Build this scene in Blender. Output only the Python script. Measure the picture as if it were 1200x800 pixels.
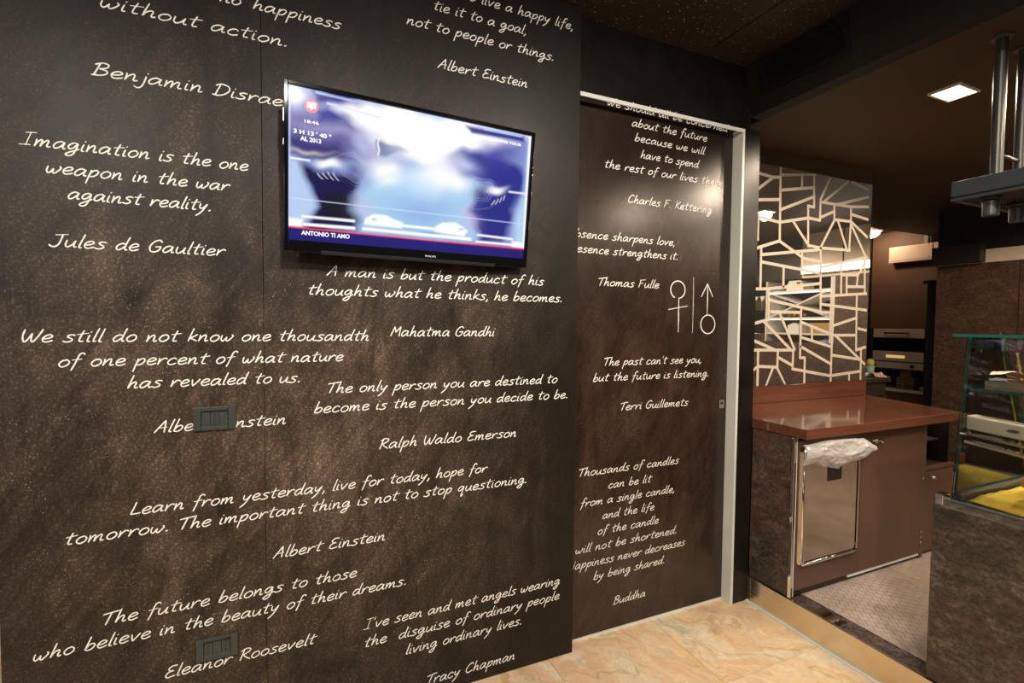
import bpy, bmesh, math, random
import numpy as np
from mathutils import Matrix, Vector, Euler, noise as mnoise

# ------------------------------------------------------------------ camera, world, lights, exposure
S = bpy.context.scene
for o in list(bpy.data.objects):
    bpy.data.objects.remove(o, do_unlink=True)
COL = S.collection
random.seed(7)
R = math.radians

yaw, pitch, roll = R(23.352), R(2.152), R(0.5413)
f_ = Vector((math.sin(yaw)*math.cos(pitch), math.cos(yaw)*math.cos(pitch), -math.sin(pitch)))
r0 = Vector((math.cos(yaw), -math.sin(yaw), 0)); u0 = r0.cross(f_)
rr = r0*math.cos(roll) + u0*math.sin(roll); uu = rr.cross(f_)
cd = bpy.data.cameras.new('camera'); cam = bpy.data.objects.new('camera', cd); COL.objects.link(cam)
cd.sensor_width = 36.0; cd.sensor_fit = 'HORIZONTAL'; cd.lens = 562.35/1200*36; cd.clip_start = 0.02
cam.matrix_world = Matrix(((rr.x, uu.x, -f_.x, 0), (rr.y, uu.y, -f_.y, 0), (rr.z, uu.z, -f_.z, 1.46), (0, 0, 0, 1)))
S.camera = cam
S.view_settings.view_transform = 'Standard'; S.view_settings.look = 'None'
S.view_settings.exposure = 0.0; S.view_settings.gamma = 1.0; S.view_settings.use_curve_mapping = False

w = bpy.data.worlds.new('world'); S.world = w; w.use_nodes = True
w.node_tree.nodes['Background'].inputs['Color'].default_value = (0.9, 0.95, 1.0, 1)
w.node_tree.nodes['Background'].inputs['Strength'].default_value = 0.25

WARM = (1.0, 0.92, 0.82)
def spot(name, loc, target, power, angle=100, blend=0.6, size=0.03, color=WARM):
    l = bpy.data.lights.new(name, 'SPOT'); l.energy = power; l.color = color
    l.spot_size = R(angle); l.spot_blend = blend; l.shadow_soft_size = size
    o = bpy.data.objects.new(name, l); COL.objects.link(o); o.location = loc
    o.rotation_euler = (Vector(target)-Vector(loc)).to_track_quat('-Z', 'Y').to_euler()
    return o
def area(name, loc, target, power, sx, sy, color):
    l = bpy.data.lights.new(name, 'AREA'); l.energy = power; l.color = color
    l.shape = 'RECTANGLE'; l.size = sx; l.size_y = sy
    o = bpy.data.objects.new(name, l); COL.objects.link(o); o.location = loc
    o.rotation_euler = (Vector(target)-Vector(loc)).to_track_quat('-Z', 'Y').to_euler()
    return o
# downlights of the room ceiling (behind and above the camera) and of the lowered bar ceiling
ROOM_SPOTS = [(-1.2, -0.35, 92), (0.25, -0.35, 122), (1.35, 0.0, 128), (-2.6, -0.35, 30), (0.25, -1.9, 45), (-1.6, -1.9, 45), (-1.8, 3.0, 60)]  # last entry is an unseen lamp added to brighten the corridor
BAR_LAMPS = [(2.765, 1.272, 19), (2.765, 0.07, 32), (2.765, -1.2, 20), (4.05, 0.98, 55), (4.4, -0.2, 55), (4.4, -1.9, 12), (3.02, 0.80, 36)]
for (x, y, p) in ROOM_SPOTS:
    spot('downlight_lamp', (x, y, 2.745), (x, y+2.1, 0), p, 124, 0.75, 0.035)
for (x, y, p) in BAR_LAMPS:
    spot('bar_lamp_light', (x, y, 2.515), (x, y, 0), p, 172, 0.25, 0.05, (1.0, 0.80, 0.60))
pl = bpy.data.lights.new('kitchen_lamp_light', 'POINT'); pl.energy = 12; pl.color = (1.0, 0.72, 0.46); pl.shadow_soft_size = 0.06
po_ = bpy.data.objects.new('kitchen_lamp_light', pl); COL.objects.link(po_); po_.location = (6.55, 3.86, 2.572)
for (x, y) in ((2.255, 0.915), (2.470, 0.925), (2.255, 0.55), (2.470, 0.55)):
    spot('rack_spot_light', (x, y, 1.856), (x+0.05, y-0.05, 0.8), 12.0, 95, 0.6, 0.015, (1.0, 0.85, 0.66))
area('window_daylight', (-3.5, -3.05, 1.9), (-3.0, 2.0, 1.6), 10, 1.0, 1.0, (0.85, 0.93, 1.0))

# ------------------------------------------------------------------ material helpers
def mat(name, color=(0.5, 0.5, 0.5), rough=0.5, metal=0.0, emit=None, es=0.0, coat=0.0, spec=0.5, trans=0.0, alpha=1.0):
    m = bpy.data.materials.new(name); m.use_nodes = True
    b = m.node_tree.nodes['Principled BSDF']
    b.inputs['Base Color'].default_value = (*color, 1)
    b.inputs['Roughness'].default_value = rough; b.inputs['Metallic'].default_value = metal
    b.inputs['Coat Weight'].default_value = coat; b.inputs['Coat Roughness'].default_value = 0.08
    b.inputs['Specular IOR Level'].default_value = spec
    b.inputs['Transmission Weight'].default_value = trans; b.inputs['Alpha'].default_value = alpha
    if emit:
        b.inputs['Emission Color'].default_value = (*emit, 1); b.inputs['Emission Strength'].default_value = es
    return m
class NT:
    def __init__(s, m): s.t = m.node_tree; s.b = s.t.nodes['Principled BSDF']
    def n(s, typ, **kw):
        x = s.t.nodes.new(typ)
        for k, v in kw.items():
            if k in x.inputs.keys(): x.inputs[k].default_value = v
            else: setattr(x, k, v)
        return x
    def l(s, a, b): s.t.links.new(a, b)
    def coord(s, scale=(1, 1, 1), rnd=False, kind='pos', rot=(0, 0, 0)):
        g = s.n('ShaderNodeNewGeometry').outputs['Position'] if kind == 'pos' else s.n('ShaderNodeTexCoord').outputs['Object']
        if rnd:
            oi = s.n('ShaderNodeObjectInfo'); mu = s.n('ShaderNodeVectorMath', operation='MULTIPLY_ADD')
            cb = s.n('ShaderNodeCombineXYZ')
            s.l(oi.outputs['Random'], cb.inputs[0]); s.l(oi.outputs['Random'], cb.inputs[1]); s.l(oi.outputs['Random'], cb.inputs[2])
            s.l(cb.outputs[0], mu.inputs[0]); mu.inputs[1].default_value = (17, 31, 7); s.l(g, mu.inputs[2]); g = mu.outputs[0]
        if any(rot):
            m0 = s.n('ShaderNodeMapping'); m0.inputs['Rotation'].default_value = rot; s.l(g, m0.inputs['Vector']); g = m0.outputs[0]
        mp = s.n('ShaderNodeMapping'); mp.inputs['Scale'].default_value = scale
        s.l(g, mp.inputs['Vector']); return mp.outputs[0]
    def noise(s, co, scale, detail=4, rough=0.55, dist=0.0):
        x = s.n('ShaderNodeTexNoise'); x.inputs['Scale'].default_value = scale; x.inputs['Detail'].default_value = detail
        x.inputs['Roughness'].default_value = rough; x.inputs['Distortion'].default_value = dist
        s.l(co, x.inputs['Vector']); return x.outputs['Fac']
    def ramp(s, fac, stops):
        x = s.n('ShaderNodeValToRGB'); e = x.color_ramp.elements
        while len(e) < len(stops): e.new(0.5)
        for i, (p, c) in enumerate(stops):
            e[i].position = p; e[i].color = (*c, 1) if len(c) == 3 else c
        s.l(fac, x.inputs[0]); return x.outputs[0]
    def mix(s, fac, a, b, bt='MIX'):
        x = s.n('ShaderNodeMix', data_type='RGBA', blend_type=bt)
        for v, i in ((fac, 0), (a, 6), (b, 7)):
            if isinstance(v, (int, float)): x.inputs[i].default_value = v
            elif isinstance(v, tuple): x.inputs[i].default_value = (*v, 1)
            else: s.l(v, x.inputs[i])
        return x.outputs[2]
    def bump(s, h, strength=0.2, dist=0.002):
        x = s.n('ShaderNodeBump'); x.inputs['Strength'].default_value = strength; x.inputs['Distance'].default_value = dist
        s.l(h, x.inputs['Height']); s.l(x.outputs[0], s.b.inputs['Normal'])

def chalk_mat(name, c0, c1, dust, rough, cx=0.0, wx=0.95, speck=1.0, centre=1.25):
    m = mat(name, c0, rough, spec=0.5 if 'door' in name else 0.22); t = NT(m)
    co = t.coord()
    big = t.noise(co, 1.3, 5, 0.6, 0.6)
    base = t.mix(t.ramp(big, [(0.3, (0, 0, 0)), (0.75, (1, 1, 1))]), c0, c1)
    # wiped chalk: diagonal smears and upright streaks, thinner near the edges of the board where nobody writes
    s1 = t.noise(t.coord((3.4, 1, 1.0), rot=(0, R(-4), 0)), 1.6, 8, 0.72, 1.2)
    s2 = t.noise(t.coord((3.2, 1, 0.9), rot=(0, R(-33), 0)), 1.6, 8, 0.72, 2.2)
    s3 = t.noise(t.coord((22, 1, 1.5), rot=(0, R(6), 0)), 1.6, 4, 0.7, 0.5); s4 = t.noise(t.coord((24, 1, 1.8), rot=(0, R(-36), 0)), 1.8, 4, 0.7, 1.2)
    fine = t.noise(co, 260, 2, 0.7); grit = t.noise(co, 120, 3, 0.75)
    wipe = t.noise(co, 1.6, 4, 0.6, 2.0)
    a = t.mix(0.42, t.ramp(s1, [(0.36, (0.08, 0.08, 0.08)), (0.70, (1, 1, 1))]), t.ramp(s2, [(0.40, (0.08, 0.08, 0.08)), (0.70, (1, 1, 1))]))
    a = t.mix(1.0, a, t.ramp(wipe, [(0.30, (0.25, 0.25, 0.25)), (0.66, (1, 1, 1))]), 'MULTIPLY')
    a = t.mix(1.0, a, t.mix(0.5, t.ramp(s3, [(0.35, (0.6, 0.6, 0.6)), (0.70, (1.4, 1.4, 1.4))]), t.ramp(s4, [(0.35, (0.6, 0.6, 0.6)), (0.70, (1.6, 1.6, 1.6))])), 'MULTIPLY')
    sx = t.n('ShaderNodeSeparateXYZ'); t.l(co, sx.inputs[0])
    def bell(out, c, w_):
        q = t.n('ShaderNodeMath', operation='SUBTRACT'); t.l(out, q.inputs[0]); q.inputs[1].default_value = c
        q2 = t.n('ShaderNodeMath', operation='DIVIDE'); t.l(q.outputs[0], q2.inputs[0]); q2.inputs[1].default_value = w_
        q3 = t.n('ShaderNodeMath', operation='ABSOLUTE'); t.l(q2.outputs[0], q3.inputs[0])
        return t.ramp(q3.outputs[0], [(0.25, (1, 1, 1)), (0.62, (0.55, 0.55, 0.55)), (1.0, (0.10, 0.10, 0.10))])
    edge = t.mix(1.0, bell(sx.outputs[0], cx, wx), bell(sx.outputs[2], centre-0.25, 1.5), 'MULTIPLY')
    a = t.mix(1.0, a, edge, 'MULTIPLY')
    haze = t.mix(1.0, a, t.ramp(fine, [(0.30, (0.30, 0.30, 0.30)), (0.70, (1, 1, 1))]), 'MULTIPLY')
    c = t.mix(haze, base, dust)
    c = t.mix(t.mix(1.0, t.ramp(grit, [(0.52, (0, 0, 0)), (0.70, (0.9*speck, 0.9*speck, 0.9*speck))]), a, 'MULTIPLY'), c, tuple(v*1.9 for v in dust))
    sp = t.n('ShaderNodeTexVoronoi'); sp.inputs['Scale'].default_value = 150; t.l(co, sp.inputs['Vector'])
    spk = t.ramp(sp.outputs['Distance'], [(0.10, (1, 1, 1)), (0.22, (0, 0, 0))])
    msk = t.ramp(t.noise(co, 9, 6, 0.8), [(0.53, (0, 0, 0)), (0.66, (1, 1, 1))])
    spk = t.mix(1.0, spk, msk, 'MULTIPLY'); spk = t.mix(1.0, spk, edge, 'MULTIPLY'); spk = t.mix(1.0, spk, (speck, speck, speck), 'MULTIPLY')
    c = t.mix(spk, c, (0.62, 0.52, 0.42))
    t.l(c, t.b.inputs['Base Color'])
    rg = t.n('ShaderNodeMapRange'); rg.inputs['To Min'].default_value = rough-0.05; rg.inputs['To Max'].default_value = rough+(0.10 if 'door' in name else 0.16)
    t.l(s1, rg.inputs['Value']); t.l(rg.outputs[0], t.b.inputs['Roughness'])
    t.bump(fine, 0.12, 0.0006)
    return m
def bark_mat(name, c0, c1, c2, rough=0.5, scale=1.0):
    m = mat(name, c0, rough); t = NT(m); co = t.coord((1, 1, 1.5))
    n1 = t.noise(co, 9*scale, 10, 0.78, 0.7); n2 = t.noise(co, 55*scale, 6, 0.8, 0.4); n3 = t.noise(co, 3.1*scale, 5, 0.65)
    c = t.ramp(n1, [(0.34, c0), (0.50, c1), (0.66, c2)])
    c = t.mix(t.ramp(n2, [(0.44, (0, 0, 0)), (0.60, (0.85, 0.85, 0.85))]), c, tuple(v*0.5 for v in c0))
    c = t.mix(t.ramp(n3, [(0.48, (0, 0, 0)), (0.7, (0.35, 0.35, 0.35))]), c, (c2[0]*0.8, c1[1], c1[2]*0.9))
    t.l(c, t.b.inputs['Base Color']); t.bump(n2, 0.25, 0.001)
    return m
def wood_mat(name, c0, c1, rough=0.2, coat=0.0, stretch=(1.2, 18, 18), scale=2.0):
    m = mat(name, c0, rough, coat=coat); t = NT(m); co = t.coord(stretch)
    n1 = t.noise(co, scale, 6, 0.6, 0.5)
    t.l(t.ramp(n1, [(0.3, c0), (0.7, c1)]), t.b.inputs['Base Color'])
    return m
def noisy(name, color, rough, amt=0.25, scale=12, metal=0.0, stretch=(1, 1, 1), bump=0.0):
    m = mat(name, color, rough, metal); t = NT(m); n1 = t.noise(t.coord(stretch), scale, 5, 0.6)
    t.l(t.ramp(n1, [(0.25, tuple(v*(1-amt) for v in color)), (0.75, tuple(min(1, v*(1+amt)) for v in color))]), t.b.inputs['Base Color'])
    rg = t.n('ShaderNodeMapRange'); rg.inputs['To Min'].default_value = max(0.02, rough-0.05); rg.inputs['To Max'].default_value = rough+0.07
    t.l(n1, rg.inputs['Value']); t.l(rg.outputs[0], t.b.inputs['Roughness'])
    if bump: t.bump(n1, bump, 0.001)
    return m

M = {}
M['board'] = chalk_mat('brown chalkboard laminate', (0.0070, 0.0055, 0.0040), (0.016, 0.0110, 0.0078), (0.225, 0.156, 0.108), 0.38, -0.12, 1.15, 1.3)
M['door'] = chalk_mat('brown chalkboard door', (0.011, 0.0060, 0.0040), (0.024, 0.0130, 0.0085), (0.115, 0.068, 0.045), 0.23, 1.45, 0.85, 0.4, 1.1)
M['dark_board'] = noisy('dark brown laminate', (0.011, 0.0085, 0.0065), 0.32, 0.3, 9)
M['dark_board'].node_tree.nodes['Principled BSDF'].inputs['Specular IOR Level'].default_value = 0.25
M['chalk'] = noisy('white chalk paint', (0.86, 0.83, 0.77), 0.8, 0.12, 60)
M['chalk_dim'] = noisy('faint chalk', (0.55, 0.52, 0.47), 0.8, 0.2, 60)
M['alu'] = noisy('satin aluminium', (0.74, 0.74, 0.67), 0.38, 0.05, 8, 0.0)
M['chrome'] = mat('chrome', (0.85, 0.85, 0.85), 0.08, 1.0)
M['steel'] = noisy('brushed steel', (0.72, 0.64, 0.50), 0.24, 0.06, 3, 1.0, (1, 1, 30))
M['oven_steel'] = noisy('warm brushed oven steel', (0.68, 0.54, 0.40), 0.38, 0.06, 4, 0.25)
M['pole'] = noisy('dull satin pole', (0.11, 0.105, 0.095), 0.40, 0.08, 6, 0.7)
M['steel_gloss'] = noisy('polished steel', (0.66, 0.60, 0.54), 0.06, 0.05, 3, 1.0)
M['steel_dark'] = noisy('dull grey steel', (0.20, 0.20, 0.19), 0.35, 0.1, 6, 0.7)
M['bark'] = bark_mat('bark brown laminate', (0.030, 0.022, 0.016), (0.080, 0.058, 0.043), (0.21, 0.165, 0.13), 0.42)
M['bark_wall'] = bark_mat('bark brown wall laminate', (0.042, 0.022, 0.012), (0.105, 0.056, 0.034), (0.19, 0.112, 0.075), 0.5, 0.8)
M['worktop'] = wood_mat('reddish wood worktop', (0.105, 0.038, 0.020), (0.165, 0.062, 0.034), 0.10, 0.3)
M['cab'] = noisy('brown lacquer cabinet', (0.105, 0.052, 0.031), 0.38, 0.06, 4)
M['cab_dark'] = noisy('dark cabinet interior', (0.018, 0.012, 0.009), 0.5, 0.2, 8)
M['paint_brown'] = noisy('brown wall paint', (0.125, 0.062, 0.036), 0.6, 0.06, 3)
M['paint_dark'] = noisy('dark brown ceiling paint', (0.062, 0.037, 0.020), 0.6, 0.12, 5)
M['paint_dark'].node_tree.nodes['Principled BSDF'].inputs['Specular IOR Level'].default_value = 0.12
M['beam'] = noisy('near black beam paint', (0.016, 0.015, 0.010), 0.6, 0.1, 5)
M['beam'].node_tree.nodes['Principled BSDF'].inputs['Specular IOR Level'].default_value = 0.15
M['vent'] = noisy('black vent metal', (0.008, 0.008, 0.007), 0.35, 0.1, 8)
M['black_gloss'] = mat('glossy black plastic', (0.004, 0.004, 0.005), 0.08, spec=0.25)
M['black_matte'] = mat('matte black plastic', (0.008, 0.008, 0.009), 0.45, spec=0.25)
M['matt_dark'] = mat('matt dark paint', (0.012, 0.009, 0.006), 0.8, spec=0.05)
M['rack_metal'] = noisy('grey painted rack metal', (0.026, 0.030, 0.030), 0.5, 0.08, 6)
M['outlet'] = noisy('anthracite outlet plastic', (0.045, 0.050, 0.046), 0.35, 0.1, 20)
M['outlet_dark'] = noisy('dark outlet plastic', (0.018, 0.020, 0.019), 0.4, 0.1, 20)
M['cream'] = noisy('cream lacquer', (0.80, 0.68, 0.52), 0.35, 0.05, 6)
M['white_paint'] = noisy('white shelf lacquer', (0.82, 0.80, 0.76), 0.4, 0.04, 8)
M['offwhite'] = noisy('off white panel', (0.70, 0.52, 0.40), 0.5, 0.05, 6)
M['etch'] = noisy('sandblasted beige strips', (0.62, 0.54, 0.43), 0.6, 0.05, 30)
M['yellow'] = noisy('yellow cloth', (0.95, 0.66, 0.05), 0.75, 0.15, 14)
M['orange'] = noisy('orange card', (0.75, 0.25, 0.04), 0.6, 0.1, 14)
M['pinkpaper'] = noisy('pinkish paper', (0.60, 0.40, 0.31), 0.7, 0.1, 10)
M['mint'] = noisy('mint green cup', (0.30, 0.50, 0.38), 0.5, 0.05, 10)
M['lime'] = noisy('lime yellow fruit', (0.55, 0.55, 0.10), 0.5, 0.3, 60)
M['redcloth'] = mat('red and white striped cloth', (0.7, 0.5, 0.45), 0.8)
t = NT(M['redcloth']); wv = t.n('ShaderNodeTexWave'); wv.inputs['Scale'].default_value = 14; wv.inputs['Distortion'].default_value = 2; t.l(t.coord((1, 1, 1), rot=(0, 0, 0.7)), wv.inputs['Vector'])
t.l(t.ramp(wv.outputs['Fac'], [(0.45, (0.80, 0.72, 0.66)), (0.7, (0.62, 0.18, 0.14))]), t.b.inputs['Base Color'])
M['card'] = noisy('brown cardboard', (0.30, 0.17, 0.10), 0.7, 0.12, 10)
M['woodbox'] = wood_mat('light wood', (0.42, 0.24, 0.07), (0.55, 0.34, 0.12), 0.5, 0, (1, 1, 12), 6)
M['table'] = noisy('dark olive table', (0.045, 0.035, 0.022), 0.45, 0.15, 6)
M['ovenglow'] = mat('oven amber display light', (0.6, 0.45, 0.15), 0.4, emit=(1.0, 0.72, 0.25), es=0.55)
M['label_red'] = noisy('red label', (0.35, 0.05, 0.03), 0.5, 0.1, 20)
M['bluewhite'] = noisy('blue and white paper', (0.35, 0.42, 0.60), 0.6, 0.6, 40)
M['gold'] = mat('gold foil', (0.65, 0.42, 0.12), 0.25, 0.9)
M['bottle'] = mat('dark bottle glass', (0.012, 0.02, 0.012), 0.06, 0.0)
M['lamp_frame'] = noisy('lamp frame white', (0.7, 0.66, 0.6), 0.4, 0.05, 10)
M['lamp_on'] = mat('lit lamp glass', (1, 0.95, 0.85), 0.5, emit=(1.0, 0.86, 0.66), es=9.0)
M['cove_on'] = mat('lit cove strip', (1, 1, 1), 0.5, emit=(1.0, 0.96, 0.88), es=2.6)
M['shelf_fill'] = mat('added shelf fill glow', (1, 1, 1), 0.5, emit=(1.0, 0.95, 0.86), es=1.1)  # glow added to lift the shelf boards
M['window_on'] = mat('daylight window pane', (1, 1, 1), 0.3, emit=(0.82, 0.92, 1.0), es=5.0)
M['strip_white'] = mat('white plastic strip', (0.85, 0.83, 0.80), 0.3)
M['green_edge'] = mat('green glass edge', (0.012, 0.10, 0.068), 0.10, 0.0, spec=0.8)
M['side_button'] = mat('silver button', (0.7, 0.7, 0.72), 0.25, 0.8)

# ceiling with small perforations
m = M['perf'] = mat('perforated ceiling sheet', (0.035, 0.022, 0.016), 0.45); t = NT(m)
co = t.coord(); vo = t.n('ShaderNodeTexVoronoi'); vo.inputs['Scale'].default_value = 58; vo.inputs['Randomness'].default_value = 0.9; t.l(co, vo.inputs['Vector'])
dots = t.ramp(vo.outputs['Distance'], [(0.11, (1, 1, 1)), (0.20, (0, 0, 0))])
blot = t.ramp(t.noise(co, 30, 2, 0.5), [(0.42, (0, 0, 0)), (0.6, (1, 1, 1))])
c = t.mix(t.mix(1.0, dots, blot, 'MULTIPLY'), t.ramp(t.noise(co, 1.2, 3, 0.5), [(0.3, (0.024, 0.017, 0.011)), (0.7, (0.042, 0.024, 0.016))]), (0.75, 0.62, 0.46))
t.l(c, t.b.inputs['Base Color'])
# marble floor tiles
m = M['marble'] = mat('peach marble tile', (0.7, 0.5, 0.3), 0.22, coat=0.15); t = NT(m)
co = t.coord((1, 1, 1), rnd=True, rot=(0, 0, 0.9))
wz = t.n('ShaderNodeTexNoise'); wz.inputs['Scale'].default_value = 3.2; wz.inputs['Detail'].default_value = 5; t.l(co, wz.inputs['Vector'])
ad = t.n('ShaderNodeVectorMath', operation='MULTIPLY_ADD'); t.l(wz.outputs['Color'], ad.inputs[0]); ad.inputs[1].default_value = (0.55, 0.55, 0.55); t.l(co, ad.inputs[2])
mp = t.n('ShaderNodeMapping'); mp.inputs['Scale'].default_value = (1.0, 3.2, 1.0); t.l(ad.outputs[0], mp.inputs['Vector'])
n1 = t.noise(mp.outputs[0], 1.7, 8, 0.62, 0.6); n2 = t.noise(ad.outputs[0], 16, 8, 0.75, 0.8); n3 = t.noise(mp.outputs[0], 0.9, 3, 0.5, 1.2)
c = t.ramp(n1, [(0.28, (0.52, 0.45, 0.30)), (0.40, (0.80, 0.69, 0.50)), (0.49, (0.82, 0.60, 0.36)), (0.60, (0.76, 0.48, 0.27)), (0.70, (0.86, 0.74, 0.54))])
c = t.mix(t.ramp(n2, [(0.44, (0, 0, 0)), (0.60, (0.6, 0.6, 0.6))]), c, (0.60, 0.42, 0.26))
vein = t.ramp(n3, [(0.480, (0, 0, 0)), (0.495, (0.55, 0.55, 0.55)), (0.510, (0, 0, 0))])
c = t.mix(vein, c, (0.42, 0.30, 0.12))
t.l(c, t.b.inputs['Base Color'])
M['grout'] = noisy('beige grout', (0.66, 0.54, 0.38), 0.7, 0.1, 30)
# bar floor: mauve grey anti slip tile with small diamond relief
m = M['barfloor'] = mat('mauve anti slip tile', (0.24, 0.19, 0.16), 0.40); t = NT(m)
co = t.coord((1, 1, 1), rot=(0, 0, R(45)))
n1 = t.noise(co, 6, 6, 0.7); c = t.ramp(n1, [(0.3, (0.30, 0.235, 0.195)), (0.7, (0.48, 0.385, 0.325))])
br = t.n('ShaderNodeTexBrick'); br.inputs['Scale'].default_value = 28; br.inputs['Mortar Size'].default_value = 0.03; br.inputs['Mortar Smooth'].default_value = 1.0
br.inputs['Color1'].default_value = (1, 1, 1, 1); br.inputs['Color2'].default_value = (1, 1, 1, 1); br.inputs['Mortar'].default_value = (0, 0, 0, 1); br.inputs['Brick Width'].default_value = 1.0; br.inputs['Row Height'].default_value = 1.0
t.l(co, br.inputs['Vector']); t.l(t.mix(0.20, c, br.outputs['Color'], 'MULTIPLY'), t.b.inputs['Base Color']); t.bump(br.outputs['Color'], 1.0, 0.003)
M['yellow_joint'] = noisy('ochre joint', (0.55, 0.32, 0.05), 0.6, 0.1, 30)
M['threshold'] = bark_mat('dark stone threshold', (0.05, 0.035, 0.03), (0.10, 0.07, 0.06), (0.16, 0.12, 0.10), 0.25)

def glass_mat(name, tint=(0.98, 1.0, 0.99), refl=1.0):
    m = bpy.data.materials.new(name); m.use_nodes = True; nt = m.node_tree; nt.nodes.clear()
    o = nt.nodes.new('ShaderNodeOutputMaterial'); mx = nt.nodes.new('ShaderNodeMixShader'); tr = nt.nodes.new('ShaderNodeBsdfTransparent')
    gl = nt.nodes.new('ShaderNodeBsdfGlossy'); fr = nt.nodes.new('ShaderNodeFresnel'); mu = nt.nodes.new('ShaderNodeMath'); mu.operation = 'MULTIPLY'
    mu.inputs[1].default_value = refl; fr.inputs['IOR'].default_value = 1.5
    tr.inputs['Color'].default_value = (*tint, 1); gl.inputs['Roughness'].default_value = 0.02
    nt.links.new(fr.outputs[0], mu.inputs[0]); nt.links.new(mu.outputs[0], mx.inputs[0]); nt.links.new(tr.outputs[0], mx.inputs[1]); nt.links.new(gl.outputs[0], mx.inputs[2])
    nt.links.new(mx.outputs[0], o.inputs['Surface']); return m
M['glass'] = glass_mat('clear greenish glass')
# mirror: silver with a faint smoky film
m = bpy.data.materials.new('smoky mirror'); m.use_nodes = True; nt = m.node_tree; b = nt.nodes['Principled BSDF']
b.inputs['Metallic'].default_value = 1; b.inputs['Roughness'].default_value = 0.015; b.inputs['Base Color'].default_value = (0.88, 0.87, 0.84, 1)
df = nt.nodes.new('ShaderNodeBsdfDiffuse'); df.inputs['Color'].default_value = (0.45, 0.42, 0.37, 1); mx = nt.nodes.new('ShaderNodeMixShader'); mx.inputs[0].default_value = 0.05
nt.links.new(b.outputs[0], mx.inputs[1]); nt.links.new(df.outputs[0], mx.inputs[2]); nt.links.new(mx.outputs[0], nt.nodes['Material Output'].inputs['Surface'])
M['mirror'] = m
# translucent crumpled plastic
m = bpy.data.materials.new('white plastic film'); m.use_nodes = True; nt = m.node_tree; b = nt.nodes['Principled BSDF']
b.inputs['Base Color'].default_value = (0.90, 0.85, 0.83, 1); b.inputs['Roughness'].default_value = 0.13; b.inputs['Specular IOR Level'].default_value = 0.9
tr = nt.nodes.new('ShaderNodeBsdfTransparent'); tl = nt.nodes.new('ShaderNodeBsdfTranslucent'); tl.inputs['Color'].default_value = (0.85, 0.8, 0.78, 1)
m1 = nt.nodes.new('ShaderNodeMixShader'); m1.inputs[0].default_value = 0.3; m2 = nt.nodes.new('ShaderNodeMixShader'); m2.inputs[0].default_value = 0.34
nt.links.new(b.outputs[0], m1.inputs[1]); nt.links.new(tl.outputs[0], m1.inputs[2]); nt.links.new(m1.outputs[0], m2.inputs[1]); nt.links.new(tr.outputs[0], m2.inputs[2]); nt.links.new(m2.outputs[0], nt.nodes['Material Output'].inputs['Surface'])
M['film'] = m

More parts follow.
